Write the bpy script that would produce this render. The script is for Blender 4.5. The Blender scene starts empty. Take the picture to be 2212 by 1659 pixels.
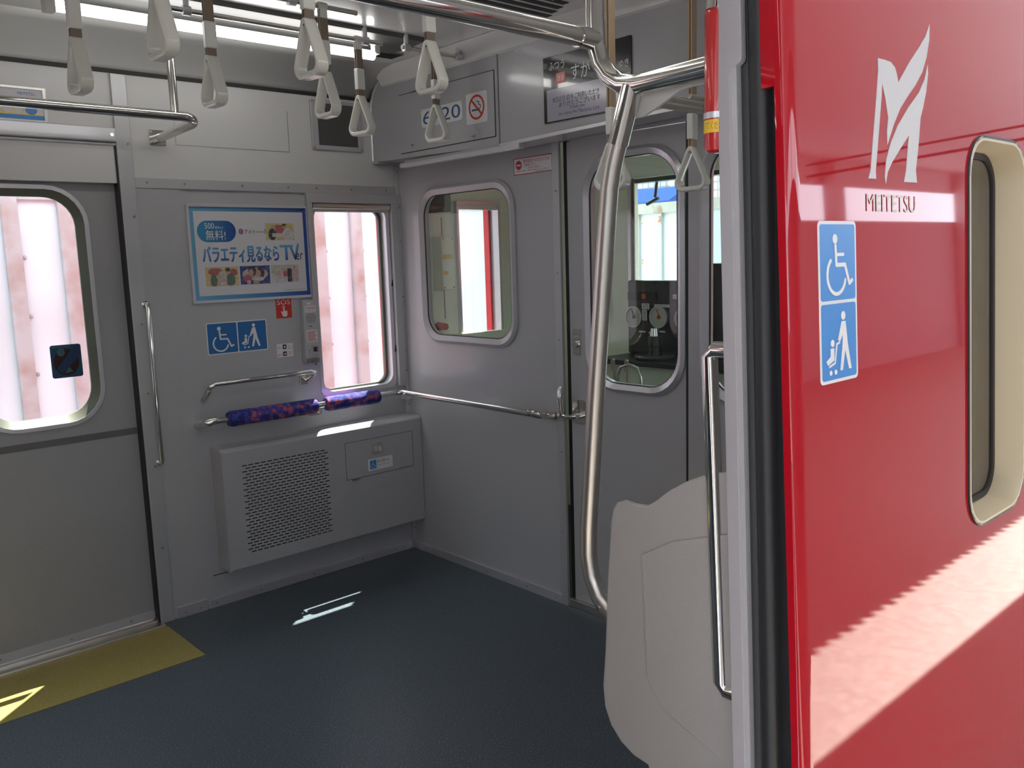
import bpy, bmesh, math, random
from mathutils import Vector, Matrix
random.seed(7)
S = bpy.context.scene
COL = S.collection
# ------------------------------------------------------------------ camera, world, sun, exposure
CAM = Vector((-2.32419, -3.29541, 1.36301)); FPX = 1863.4; CX, CY = 1106.0, 829.5
MR = Vector((0.73734818, -0.67482621, -0.03045086))
MU = Vector((0.12032020, 0.08684329, 0.98892937))
MF = Vector((0.66471100, 0.73284912, -0.14522896))
cd = bpy.data.cameras.new('camera'); cam = bpy.data.objects.new('camera', cd); COL.objects.link(cam)
cd.sensor_fit = 'HORIZONTAL'; cd.sensor_width = 36.0; cd.lens = FPX / 2212.0 * 36.0; cd.clip_start = 0.02; cd.clip_end = 200
cam.matrix_world = Matrix(((MR.x, MU.x, -MF.x, CAM.x), (MR.y, MU.y, -MF.y, CAM.y), (MR.z, MU.z, -MF.z, CAM.z), (0, 0, 0, 1)))
S.camera = cam
W = bpy.data.worlds.new('sky'); S.world = W; W.use_nodes = True
wn = W.node_tree; wbg = wn.nodes['Background']
wbg.inputs[0].default_value = (0.80, 0.89, 1.0, 1); wbg.inputs[1].default_value = 6.0
sd = bpy.data.lights.new('sun', 'SUN'); sd.energy = 40.0; sd.angle = 0.009; sd.color = (1.0, 0.96, 0.9)
sun = bpy.data.objects.new('sun', sd); COL.objects.link(sun)
sun.rotation_euler = Vector((-0.34, -0.31, -1.0)).to_track_quat('-Z', 'Y').to_euler(); sun.location = (3, 3, 8)
S.view_settings.view_transform = 'Standard'; S.view_settings.look = 'None'
S.view_settings.exposure = 0.10; S.view_settings.gamma = 1.0; S.view_settings.use_curve_mapping = False
TUBE_W = 10.0

# ------------------------------------------------------------------ helpers
def ray(px, py): return MR * ((px - CX) / FPX) - MU * ((py - CY) / FPX) + MF
def on(ax, v, px, py):
    d = ray(px, py); return CAM + d * ((v - CAM[ax]) / d[ax])
LEAN = 0.045
def near(px, py, y0=-2.655):          # the near car side leans slightly inwards at the top
    d = ray(px, py); k = y0 - LEAN * 1.4
    t = (k - CAM.y + LEAN * CAM.z) / (d.y - LEAN * d.z); return CAM + d * t

class Fr:
    def __init__(s, o, u, v, n): s.o, s.u, s.v, s.n = Vector(o), Vector(u), Vector(v), Vector(n)
    def p(s, a, b, c=0.0): return s.o + s.u * a + s.v * b + s.n * c
FA = Fr((0, 0, 0), (1, 0, 0), (0, 0, 1), (0, -1, 0))          # far side wall, u = x
FB = Fr((0, 0, 0), (0, -1, 0), (0, 0, 1), (-1, 0, 0))         # bulkhead, u = -y
FN = Fr((0, -2.655 - LEAN * 1.4, 0), (1, 0, 0), (0, LEAN, 1), (0, -1, LEAN))   # near outer side
def shift(F, n): return Fr(F.o + F.n * n, F.u, F.v, F.n)

def rr(x0, x1, z0, z1, r, k=7):
    out = []
    for cx, cz, a0 in ((x1 - r, z1 - r, 0), (x0 + r, z1 - r, 90), (x0 + r, z0 + r, 180), (x1 - r, z0 + r, 270)):
        for i in range(k + 1):
            a = math.radians(a0 + 90 * i / k); out.append((cx + r * math.cos(a), cz + r * math.sin(a)))
    return out
def ell(cx, cz, rx, rz=None, n=20, a0=0, a1=360):
    rz = rz or rx
    m = n if a1 - a0 == 360 else n + 1
    return [(cx + rx * math.cos(math.radians(a0 + (a1 - a0) * i / n)), cz + rz * math.sin(math.radians(a0 + (a1 - a0) * i / n))) for i in range(m)]

SPLIT = {'screw', 'hinge', 'support', 'label', 'blue_field', 'rivet', 'support_arm', 'shelf_rod', 'catch', 'pictogram', 'lock', 'pictogram_figure', 'pale_patch'}
class MB:
    def __init__(s): s.bm = bmesh.new(); s.marks = []
    def box(s, x0, x1, y0, y1, z0, z1):
        v = [s.bm.verts.new((x, y, z)) for x in (x0, x1) for y in (y0, y1) for z in (z0, z1)]
        for f in ((0, 1, 3, 2), (4, 6, 7, 5), (0, 4, 5, 1), (2, 3, 7, 6), (0, 2, 6, 4), (1, 5, 7, 3)): s.bm.faces.new([v[i] for i in f])
        return s
    def fbox(s, F, a0, a1, b0, b1, c0, c1):
        v = [s.bm.verts.new(F.p(a, b, c)) for a in (a0, a1) for b in (b0, b1) for c in (c0, c1)]
        for f in ((0, 1, 3, 2), (4, 6, 7, 5), (0, 4, 5, 1), (2, 3, 7, 6), (0, 2, 6, 4), (1, 5, 7, 3)): s.bm.faces.new([v[i] for i in f])
        return s
    def prism(s, F, pts, c0, c1):
        a = [s.bm.verts.new(F.p(x, z, c0)) for x, z in pts]; b = [s.bm.verts.new(F.p(x, z, c1)) for x, z in pts]
        n = len(pts); s.bm.faces.new(a); s.bm.faces.new(b[::-1])
        for i in range(n): s.bm.faces.new((a[i], b[i], b[(i + 1) % n], a[(i + 1) % n]))
        return s
    def ring(s, F, po, pi, c0, c1, c0i=None, c1i=None):
        c0i = c0 if c0i is None else c0i; c1i = c1 if c1i is None else c1i
        L = [[s.bm.verts.new(F.p(x, z, c)) for x, z in P] for P, c in ((po, c0), (po, c1), (pi, c1i), (pi, c0i))]
        n = len(po)
        for j in range(4):
            A, B = L[j], L[(j + 1) % 4]
            for i in range(n): s.bm.faces.new((A[i], A[(i + 1) % n], B[(i + 1) % n], B[i]))
        return s
    def loops(s, LL, close=True, cap=True):      # list of equal-length point loops
        V = [[s.bm.verts.new(p) for p in L] for L in LL]; n = len(LL[0])
        for A, B in zip(V, V[1:]):
            for i in range(n if close else n - 1): s.bm.faces.new((A[i], A[(i + 1) % n], B[(i + 1) % n], B[i]))
        if cap and close: s.bm.faces.new(V[0][::-1]); s.bm.faces.new(V[-1])
        return s
    def tube(s, pts, r, n=14, rs=None, sx=1.0):
        pts = [Vector(p) for p in pts]; LL = []; up = None
        for i, p in enumerate(pts):
            t = (pts[min(i + 1, len(pts) - 1)] - pts[max(i - 1, 0)]).normalized()
            if up is None: up = t.orthogonal().normalized()
            up = (up - t * up.dot(t)).normalized(); w = t.cross(up); q = rs[i] if rs else r
            LL.append([p + (up * math.cos(2 * math.pi * k / n) * sx + w * math.sin(2 * math.pi * k / n)) * q for k in range(n)])
        return s.loops(LL)
    def stroke(s, F, pts, w, c0, c1):
        for (a, b), (c, d) in zip(pts, pts[1:]):
            L = math.hypot(c - a, d - b) or 1e-6; nx, nz = -(d - b) / L * w / 2, (c - a) / L * w / 2
            s.prism(F, [(a + nx, b + nz), (c + nx, d + nz), (c - nx, d - nz), (a - nx, b - nz)], c0, c1)
        for a, b in pts: s.prism(F, ell(a, b, w / 2, n=10), c0, c1 + 0.00002)
        return s
    def sphere(s, c, r, sc=(1, 1, 1), u=14, v=10):
        bmesh.ops.create_uvsphere(s.bm, u_segments=u, v_segments=v, radius=r, matrix=Matrix.Translation(c) @ Matrix.Diagonal((*sc, 1))); return s
    def text(s, F, body, a0, a1, b0, b1, c=0.0006, keep=False):
        me = text_mesh(body); s.bm.faces.index_update(); s.marks.append(len(s.bm.faces))
        if me is None: return s
        xs = [v.co.x for v in me.vertices]; ys = [v.co.y for v in me.vertices]
        if not xs: return s
        x0, x1, y0, y1 = min(xs), max(xs), min(ys), max(ys)
        V = [s.bm.verts.new(F.p(a0 + (v.co.x - x0) / (x1 - x0) * (a1 - a0), b0 + (v.co.y - y0) / (y1 - y0) * (b1 - b0), c)) for v in me.vertices]
        for p in me.polygons:
            try: s.bm.faces.new([V[i] for i in p.vertices])
            except ValueError: pass
        return s
    def build(s, name, m, parent=None, smooth=False, bevel=0, auto=True):
        if (name in SPLIT or name.startswith('picture_')) and parent is not None:
            isl = s.islands()
        elif len(s.marks) > 1 and parent is not None and name.endswith(('lettering', 'print')):
            s.bm.faces.ensure_lookup_table(); fl = list(s.bm.faces); mk = sorted(set([0] + s.marks)) + [len(fl)]
            isl = [fl[a:b] for a, b in zip(mk, mk[1:]) if b > a]
        else: isl = []
        if isl:
            if len(isl) > 1:
                out = None
                for fs in isl:
                    q = MB(); mp = {}
                    for f in fs: q.bm.faces.new([mp.setdefault(v, q.bm.verts.new(v.co)) if v not in mp else mp[v] for v in f.verts])
                    out = q._build(name, m, parent, smooth, bevel) if out is None else (q._build(name, m, parent, smooth, bevel) and out)
                s.bm.free(); return out
        return s._build(name, m, parent, smooth, bevel)
    def islands(s):
        seen = set(); out = []
        for f in s.bm.faces:
            if f in seen: continue
            st = [f]; seen.add(f); g = []
            while st:
                a = st.pop(); g.append(a)
                for v in a.verts:
                    for b in v.link_faces:
                        if b not in seen: seen.add(b); st.append(b)
            out.append(g)
        return out
    def _build(s, name, m, parent=None, smooth=False, bevel=0, auto=True):
        bmesh.ops.recalc_face_normals(s.bm, faces=s.bm.faces)
        me = bpy.data.meshes.new(name); s.bm.to_mesh(me); s.bm.free()
        me.materials.append(m)
        o = bpy.data.objects.new(name, me); COL.objects.link(o)
        if parent is not None: o.parent = parent; o.matrix_parent_inverse = parent_inv(parent)
        if smooth:
            for p in me.polygons: p.use_smooth = True
            try: me.set_sharp_from_angle(angle=math.radians(38))
            except Exception: pass
        if bevel:
            b = o.modifiers.new('bevel', 'BEVEL'); b.width = bevel; b.segments = 2; b.limit_method = 'ANGLE'; b.angle_limit = math.radians(40)
        return o
def parent_inv(p):
    m = Matrix.Identity(4); q = p
    while q is not None: m = q.matrix_basis @ m if q.parent is None else q.matrix_parent_inverse @ q.matrix_basis @ m; q = q.parent
    return m.inverted()
def text_mesh(body, cache={}):
    if body not in cache:
        cu = bpy.data.curves.new('t', 'FONT'); cu.body = body; cu.size = 1; cu.resolution_u = 3
        o = bpy.data.objects.new('t', cu); COL.objects.link(o)
        dg = bpy.context.evaluated_depsgraph_get(); dg.update()
        me = bpy.data.meshes.new_from_object(o.evaluated_get(dg)); bpy.data.objects.remove(o); cache[body] = me
    return cache[body]
def tag(o, label=None, cat=None, group=None, kind=None):
    if label: o['label'] = label
    if cat: o['category'] = cat
    if group: o['group'] = group
    if kind: o['kind'] = kind
    return o
def struct(o): o['kind'] = 'structure'; return o
def empty(name, loc, label, cat, group=None):
    o = bpy.data.objects.new(name, None); COL.objects.link(o); o.location = loc; o.empty_display_size = 0.05
    return tag(o, label, cat, group)
def copy_tree(o, parent=None):
    c = o.copy(); COL.objects.link(c)
    if parent: c.parent = parent
    for ch in [x for x in bpy.data.objects if x.parent == o]: copy_tree(ch, c)
    return c

# ------------------------------------------------------------------ materials
def mat(name, col, rough=0.5, metal=0.0, spec=0.5, coat=0.0, noise=None, bump=None, emit=None, trans=0.0, alpha=None):
    m = bpy.data.materials.new(name); m.use_nodes = True; nt = m.node_tree; b = nt.nodes['Principled BSDF']
    b.inputs['Base Color'].default_value = (*col, 1); b.inputs['Roughness'].default_value = rough; b.inputs['Metallic'].default_value = metal
    b.inputs['Specular IOR Level'].default_value = spec; b.inputs['Coat Weight'].default_value = coat; b.inputs['Coat Roughness'].default_value = 0.03
    b.inputs['Transmission Weight'].default_value = trans
    if alpha is not None: b.inputs['Alpha'].default_value = alpha
    tc = nt.nodes.new('ShaderNodeTexCoord')
    if noise:        # (scale, colour2, lo, hi)
        n = nt.nodes.new('ShaderNodeTexNoise'); n.inputs['Scale'].default_value = noise[0]; n.inputs['Detail'].default_value = 4
        r = nt.nodes.new('ShaderNodeValToRGB'); r.color_ramp.elements[0].position = noise[2]; r.color_ramp.elements[1].position = noise[3]
        r.color_ramp.elements[0].color = (*col, 1); r.color_ramp.elements[1].color = (*noise[1], 1)
        nt.links.new(tc.outputs['Object'], n.inputs['Vector']); nt.links.new(n.outputs['Fac'], r.inputs[0]); nt.links.new(r.outputs[0], b.inputs['Base Color'])
    if bump:         # (scale, strength, distance)
        n = nt.nodes.new('ShaderNodeTexNoise'); n.inputs['Scale'].default_value = bump[0]; n.inputs['Detail'].default_value = 2
        q = nt.nodes.new('ShaderNodeBump'); q.inputs['Strength'].default_value = bump[1]; q.inputs['Distance'].default_value = bump[2]
        nt.links.new(tc.outputs['Object'], n.inputs['Vector']); nt.links.new(n.outputs['Fac'], q.inputs['Height']); nt.links.new(q.outputs[0], b.inputs['Normal'])
    if emit: b.inputs['Emission Color'].default_value = (*emit[0], 1); b.inputs['Emission Strength'].default_value = emit[1]
    return m
def glass_mat(name, tint=(0.93, 0.97, 0.95), ior=1.45):
    m = bpy.data.materials.new(name); m.use_nodes = True; nt = m.node_tree; nt.nodes.clear()
    o = nt.nodes.new('ShaderNodeOutputMaterial'); mx = nt.nodes.new('ShaderNodeMixShader'); lw = nt.nodes.new('ShaderNodeLayerWeight'); pw = nt.nodes.new('ShaderNodeMath'); pw.operation = 'POWER'; pw.inputs[1].default_value = 5
    f = nt.nodes.new('ShaderNodeMath'); f.operation = 'MULTIPLY_ADD'; r0 = ((ior - 1) / (ior + 1)) ** 2; f.inputs[1].default_value = 1 - r0; f.inputs[2].default_value = r0
    nt.links.new(lw.outputs['Facing'], pw.inputs[0]); nt.links.new(pw.outputs[0], f.inputs[0])
    t = nt.nodes.new('ShaderNodeBsdfTransparent'); t.inputs[0].default_value = (*tint, 1); g = nt.nodes.new('ShaderNodeBsdfGlossy'); g.inputs['Roughness'].default_value = 0.02
    nt.links.new(f.outputs[0], mx.inputs[0]); nt.links.new(t.outputs[0], mx.inputs[1]); nt.links.new(g.outputs[0], mx.inputs[2]); nt.links.new(mx.outputs[0], o.inputs[0])
    return m
def grad_mat(name, c0, c1, axis=0, rough=0.4):
    m = mat(name, c0, rough); nt = m.node_tree; b = nt.nodes['Principled BSDF']
    tc = nt.nodes.new('ShaderNodeTexCoord'); sp = nt.nodes.new('ShaderNodeSeparateXYZ'); r = nt.nodes.new('ShaderNodeValToRGB')
    r.color_ramp.elements[0].color = (*c0, 1); r.color_ramp.elements[1].color = (*c1, 1)
    nt.links.new(tc.outputs['Generated'], sp.inputs[0]); nt.links.new(sp.outputs[axis], r.inputs[0]); nt.links.new(r.outputs[0], b.inputs['Base Color'])
    return m
def perf_mat(name, base, hole, scale, rad=0.3, rough=0.5, axes=(0, 2), metal=0.0):
    """regular grid of round perforations"""
    m = mat(name, base, rough, metal); nt = m.node_tree; b = nt.nodes['Principled BSDF']
    tc = nt.nodes.new('ShaderNodeTexCoord'); v = nt.nodes.new('ShaderNodeTexVoronoi'); v.inputs['Scale'].default_value = scale; v.inputs['Randomness'].default_value = 0
    sep = nt.nodes.new('ShaderNodeSeparateXYZ'); cb = nt.nodes.new('ShaderNodeCombineXYZ'); v.voronoi_dimensions = '2D'
    r = nt.nodes.new('ShaderNodeValToRGB'); r.color_ramp.interpolation = 'CONSTANT'; r.color_ramp.elements[0].color = (*hole, 1); r.color_ramp.elements[1].color = (*base, 1); r.color_ramp.elements[1].position = rad
    nt.links.new(tc.outputs['Object'], sep.inputs[0]); nt.links.new(sep.outputs[axes[0]], cb.inputs[0]); nt.links.new(sep.outputs[axes[1]], cb.inputs[1])
    nt.links.new(cb.outputs[0], v.inputs['Vector']); nt.links.new(v.outputs['Distance'], r.inputs[0]); nt.links.new(r.outputs[0], b.inputs['Base Color'])
    return m
M = {}
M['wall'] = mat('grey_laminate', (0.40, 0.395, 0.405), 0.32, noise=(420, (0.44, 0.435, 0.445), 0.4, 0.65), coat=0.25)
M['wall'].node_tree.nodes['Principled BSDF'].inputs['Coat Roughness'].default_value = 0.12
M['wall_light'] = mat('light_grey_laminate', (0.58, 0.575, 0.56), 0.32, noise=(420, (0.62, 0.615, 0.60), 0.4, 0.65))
M['bulk'] = mat('bulkhead_laminate', (0.41, 0.405, 0.42), 0.28, noise=(420, (0.44, 0.435, 0.45), 0.4, 0.65), coat=0.35)
M['bulk'].node_tree.nodes['Principled BSDF'].inputs['Coat Roughness'].default_value = 0.1
M['door'] = mat('door_grey', (0.31, 0.305, 0.31), 0.42, noise=(420, (0.34, 0.335, 0.34), 0.4, 0.65))
M['ceil'] = mat('ceiling_white', (0.74, 0.74, 0.72), 0.3, coat=0.3)
M['tray'] = mat('lamp_tray', (0.10, 0.10, 0.097), 0.4)
M['trim'] = mat('aluminium_trim', (0.48, 0.48, 0.49), 0.36, metal=0.35)
M['alu'] = mat('bright_aluminium', (0.66, 0.65, 0.68), 0.30, metal=0.6)
M['chrome'] = mat('polished_steel', (0.72, 0.70, 0.66), 0.12, metal=1.0)
M['satin'] = mat('satin_steel', (0.66, 0.63, 0.57), 0.34, metal=1.0)
M['dark'] = mat('dark_gap', (0.02, 0.02, 0.02), 0.6)
M['rubber'] = mat('black_rubber', (0.018, 0.018, 0.02), 0.45)
M['gasket'] = mat('olive_gasket', (0.10, 0.10, 0.075), 0.4)
M['screw'] = mat('screw_steel', (0.35, 0.35, 0.34), 0.3, metal=1.0)
M['white'] = mat('white_plastic', (0.74, 0.74, 0.68), 0.25, coat=0.3)
M['white_sleeve'] = mat('white_sleeve', (0.72, 0.72, 0.68), 0.35)
M['belt'] = mat('tan_belt', (0.20, 0.155, 0.115), 0.7, noise=(600, (0.25, 0.20, 0.15), 0.4, 0.7))
M['belt_lit'] = mat('lit_tan_belt', (0.42, 0.31, 0.20), 0.65, noise=(600, (0.46, 0.35, 0.24), 0.4, 0.7))  # same tan belt with the light on it put into the colour
M['part'] = mat('partition_cream', (0.36, 0.34, 0.32), 0.45, noise=(500, (0.40, 0.38, 0.36), 0.4, 0.7))
M['paper'] = mat('poster_paper', (0.62, 0.60, 0.62), 0.45)
M['sticker_white'] = mat('sticker_white', (0.72, 0.70, 0.70), 0.4)
M['sticker_blue'] = mat('sticker_blue', (0.02, 0.13, 0.36), 0.35)
M['sticker_blue_out'] = mat('exterior_sticker_blue', (0.03, 0.22, 0.58), 0.3)
M['sticker_red'] = mat('sticker_red', (0.55, 0.03, 0.02), 0.4)
M['ink_red'] = mat('ink_red', (0.5, 0.04, 0.04), 0.5)
M['ink_black'] = mat('ink_black', (0.03, 0.03, 0.035), 0.5)
M['ink_blue'] = mat('ink_blue', (0.02, 0.12, 0.25), 0.5)
M['red'] = mat('red_car_paint', (0.38, 0.005, 0.013), 0.5, spec=0.0, coat=1.0, bump=(11, 0.14, 0.002))
M['cream_frame'] = mat('cream_window_frame', (0.50, 0.42, 0.28), 0.4)
M['grey_jamb'] = mat('grey_jamb', (0.38, 0.36, 0.37), 0.4)
M['glass'] = glass_mat('window_glass')
M['glass_green'] = glass_mat('green_tinted_glass', (0.91, 0.96, 0.93))
M['glass_dark'] = glass_mat('smoked_glass', (0.5, 0.52, 0.52), 3.0)
M['frost'] = mat('frosted_plate', (0.62, 0.62, 0.60), 0.25, trans=0.0, alpha=0.9)
M['tube'] = mat('fluorescent_tube', (0.9, 0.9, 0.9), 0.4, emit=((1.0, 0.98, 0.95), TUBE_W))
M['cab'] = mat('cab_cream_green', (0.80, 0.83, 0.68), 0.45)
M['console'] = mat('console_black', (0.035, 0.035, 0.038), 0.35)
M['gauge'] = mat('gauge_face', (0.55, 0.53, 0.44), 0.4)
M['extinguisher'] = mat('extinguisher_red', (0.50, 0.02, 0.02), 0.25, coat=0.5)
M['yellow_label'] = mat('yellow_label', (0.80, 0.55, 0.03), 0.4)
M['concrete'] = mat('platform_concrete', (0.30, 0.27, 0.24), 0.9, noise=(30, (0.36, 0.33, 0.30), 0.35, 0.65))
M['coping'] = mat('platform_coping', (0.62, 0.60, 0.55), 0.8)
M['ballast'] = mat('ballast', (0.22, 0.20, 0.18), 0.95, noise=(25, (0.32, 0.30, 0.27), 0.4, 0.6))
M['wagon'] = mat('weathered_white_paint', (0.50, 0.58, 0.62), 0.6, noise=(1.6, (0.56, 0.66, 0.72), 0.35, 0.6))
M['wagon_rib'] = mat('weathered_rib_paint', (0.36, 0.36, 0.38), 0.65, noise=(7, (0.28, 0.20, 0.18), 0.45, 0.75))
M['rust'] = mat('rust', (0.35, 0.13, 0.07), 0.9, noise=(60, (0.6, 0.4, 0.3), 0.45, 0.6))
M['display'] = mat('display_black', (0.012, 0.012, 0.014), 0.12, coat=0.5)
M['display_lower'] = mat('display_lit_panel', (0.02, 0.02, 0.02), 0.14, emit=((0.50, 0.46, 0.55), 0.20))
M['display_text'] = mat('display_text', (0.02, 0.02, 0.02), 0.3, emit=((0.85, 0.85, 0.85), 0.22))
M['display_red'] = mat('display_red', (0.02, 0.02, 0.02), 0.3, emit=((0.75, 0.10, 0.08), 0.25))
M['display_blue'] = mat('display_blue', (0.03, 0.04, 0.22), 0.3)
M['blue_awning'] = mat('blue_awning', (0.012, 0.06, 0.36), 0.6)
# floor: speckled blue-grey vinyl
def floor_mat(name, c0, c1, c2):
    m = mat(name, c0, 0.38, bump=(260, 0.12, 0.001)); nt = m.node_tree; b = nt.nodes['Principled BSDF']
    tc = nt.nodes.new('ShaderNodeTexCoord'); n = nt.nodes.new('ShaderNodeTexNoise'); n.inputs['Scale'].default_value = 210; n.inputs['Detail'].default_value = 3
    r = nt.nodes.new('ShaderNodeValToRGB'); e = r.color_ramp.elements; e[0].position = 0.32; e[1].position = 0.60; e[0].color = (*c0, 1); e[1].color = (*c1, 1)
    x = r.color_ramp.elements.new(0.72); x.color = (*c2, 1)
    nt.links.new(tc.outputs['Object'], n.inputs['Vector']); nt.links.new(n.outputs['Fac'], r.inputs[0]); nt.links.new(r.outputs[0], b.inputs['Base Color'])
    return m
M['floor'] = floor_mat('speckled_vinyl', (0.046, 0.062, 0.078), (0.078, 0.098, 0.116), (0.28, 0.31, 0.33))
M['yellow_floor'] = floor_mat('yellow_vinyl', (0.31, 0.245, 0.06), (0.36, 0.29, 0.08), (0.48, 0.42, 0.16))
def fabric_mat():
    m = mat('moquette', (0.03, 0.035, 0.20), 0.95); nt = m.node_tree; b = nt.nodes['Principled BSDF']
    tc = nt.nodes.new('ShaderNodeTexCoord'); n = nt.nodes.new('ShaderNodeTexNoise'); n.inputs['Scale'].default_value = 42; n.inputs['Detail'].default_value = 1
    r = nt.nodes.new('ShaderNodeValToRGB'); e = r.color_ramp.elements; e[0].position = 0.40; e[0].color = (0.022, 0.03, 0.16, 1); e[1].position = 0.50; e[1].color = (0.06, 0.06, 0.33, 1)
    x = e.new(0.58); x.color = (0.12, 0.05, 0.20, 1); x = e.new(0.62); x.color = (0.42, 0.09, 0.12, 1)
    nt.links.new(tc.outputs['Object'], n.inputs['Vector']); nt.links.new(n.outputs['Fac'], r.inputs[0]); nt.links.new(r.outputs[0], b.inputs['Base Color']); return m
M['fabric'] = fabric_mat()
def tile_mat():
    m = mat('facade_tiles', (0.72, 0.68, 0.62), 0.6); nt = m.node_tree; b = nt.nodes['Principled BSDF']
    tc = nt.nodes.new('ShaderNodeTexCoord'); sp = nt.nodes.new('ShaderNodeSeparateXYZ'); cb = nt.nodes.new('ShaderNodeCombineXYZ'); br = nt.nodes.new('ShaderNodeTexBrick')
    br.inputs['Scale'].default_value = 1; br.offset = 0; br.inputs['Brick Width'].default_value = 0.11; br.inputs['Row Height'].default_value = 0.11; br.inputs['Mortar Size'].default_value = 0.012
    br.inputs['Color1'].default_value = (0.40, 0.37, 0.34, 1); br.inputs['Color2'].default_value = (0.37, 0.34, 0.31, 1); br.inputs['Mortar'].default_value = (0.20, 0.19, 0.19, 1)
    nt.links.new(tc.outputs['Object'], sp.inputs[0]); nt.links.new(sp.outputs[1], cb.inputs[0]); nt.links.new(sp.outputs[2], cb.inputs[1]); nt.links.new(cb.outputs[0], br.inputs['Vector']); nt.links.new(br.outputs[0], b.inputs['Base Color']); return m
M['tiles'] = tile_mat()

# ------------------------------------------------------------------ the setting: car shell
X0 = -6.0; CEIL = 2.165; NY = -2.52
struct(MB().box(X0, 0, -2.60, 0.10, -0.06, 0).build('floor', M['floor']))
struct(MB().box(X0, 2.9, -2.60, 0.10, CEIL, CEIL + 0.10).build('ceiling', M['ceil']))  # slab added past the cab front, unseen, to lengthen the platform shade
struct(MB().box(X0 - 0.05, X0, -2.6, 0.1, -0.06, CEIL).build('wall_rear', M['wall']))
# far side wall (openings: door, window)
m = MB()
m.box(-1.21, -0.45, 0, 0.03, 0, 1.67).box(-0.06, 0, 0, 0.03, 0, 1.67).box(-0.45, -0.06, 0, 0.03, 0, 0.80).box(-0.45, -0.06, 0, 0.03, 1.605, 1.67)
m.box(X0, -2.51, 0, 0.03, 0, 0.8).box(X0, -4.0, 0, 0.03, 0.8, 1.67).box(-2.8, -2.51, 0, 0.03, 0.8, 1.67)
wf = struct(m.build('wall_far', M['wall']))
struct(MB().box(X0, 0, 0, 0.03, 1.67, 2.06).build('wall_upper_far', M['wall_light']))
# cove from the wall up to the ceiling
prof = [(0.0, 2.06), (-0.012, 2.080), (-0.035, 2.102), (-0.07, 2.123), (-0.12, 2.142), (-0.18, 2.156), (-0.25, 2.164)]
m = MB(); m.loops([[Vector((x, y, z)) for y, z in prof] for x in (X0, 0)], close=False)
cv = m.build('trim_1', M['ceil'], smooth=True); struct(cv)
so = cv.modifiers.new('solid', 'SOLIDIFY'); so.thickness = 0.012; so.offset = 1
struct(MB().box(X0, -0.03, -0.006, 0.0, 2.052, 2.066).build('trim_2', M['dark']))
# outer skin, far side, with the same openings
m = MB()
for a, b, c, d in ((-1.21, -0.45, -0.35, CEIL), (-0.06, 0.34, -0.35, CEIL), (0.62, 1.2, -0.35, CEIL), (-0.45, -0.06, -0.35, 0.80), (-0.45, -0.06, 1.605, CEIL), (0.34, 0.62, -0.35, 0.92), (0.34, 0.62, 1.64, CEIL), (-2.51, -1.21, 1.80, CEIL), (-2.51, -1.21, -0.35, 0), (X0, -2.51, -0.35, 0.8), (X0, -4.0, 0.8, CEIL), (-2.8, -2.51, 0.8, CEIL), (-4.0, -2.8, 1.67, CEIL)): m.box(a, b, 0.075, 0.10, c, d)
m.box(-0.45, -0.06, 0.03, 0.075, 0.77, 0.80).box(-0.45, -0.06, 0.03, 0.075, 1.605, 1.63).box(-0.48, -0.45, 0.03, 0.075, 0.77, 1.63).box(-0.06, -0.03, 0.03, 0.075, 0.77, 1.63)
struct(m.build('wall_outer_far', mat('bounce_muted_red_paint', (0.46, 0.10, 0.10), 0.35)))  # car red, desaturated on purpose so its bounce tints the wagon less

# ---- trims on the far wall
def screws(F, pts, r=0.004, n=0.004):
    m = MB()
    for a, b, c in pts: m.prism(F, ell(a, b, r, n=10), c, c + n)
    return m
m = MB(); m.box(-1.216, -1.163, -0.012, 0, 0, 2.05)
t = struct(m.build('trim_3', M['trim'], bevel=0.002))
s = screws(FA, [(-1.175, 1.81, .012), (-1.178, 1.55, .012), (-1.186, 1.16, .012), (-1.186, 0.9, .012), (-1.186, 0.62, .012), (-1.186, 0.3, .012)]).build('screw', M['screw'], t)
m = MB(); m.box(-1.163, 0, -0.010, 0, 1.655, 1.692)
t = struct(m.build('trim_4', M['trim'], bevel=0.001)); screws(FA, [(x, 1.675, .010) for x in (-1.12, -0.98, -0.75, -0.55, -0.42, -0.25, -0.07)], 0.0035).build('screw', M['screw'], t)
m = MB(); m.box(-1.0, -0.995, -0.003, 0, 0.0, 1.655).box(-1.163, -1.0, -0.006, 0, 0, 1.655)
struct(m.build('wall_panel_far', M['wall']))
# window casing on the far wall
m = MB(); m.box(-0.475, 0, -0.024, 0, 1.615, 1.655).box(-0.475, -0.452, -0.024, 0, 0.93, 1.615).box(-0.055, -0.018, -0.024, 0, 0.79, 1.615)
struct(m.build('trim_5', M['trim'], bevel=0.0015))
m = MB(); m.box(-0.016, 0, -0.016, 0, 0.0, 1.80)
t = struct(m.build('trim_6', M['alu'], bevel=0.001)); screws(FA, [(-0.009, z, .016) for z in (1.76, 1.6, 1.45, 1.2, .95, .86, .70, .1)], 0.003).build('screw', M['screw'], t)
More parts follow.
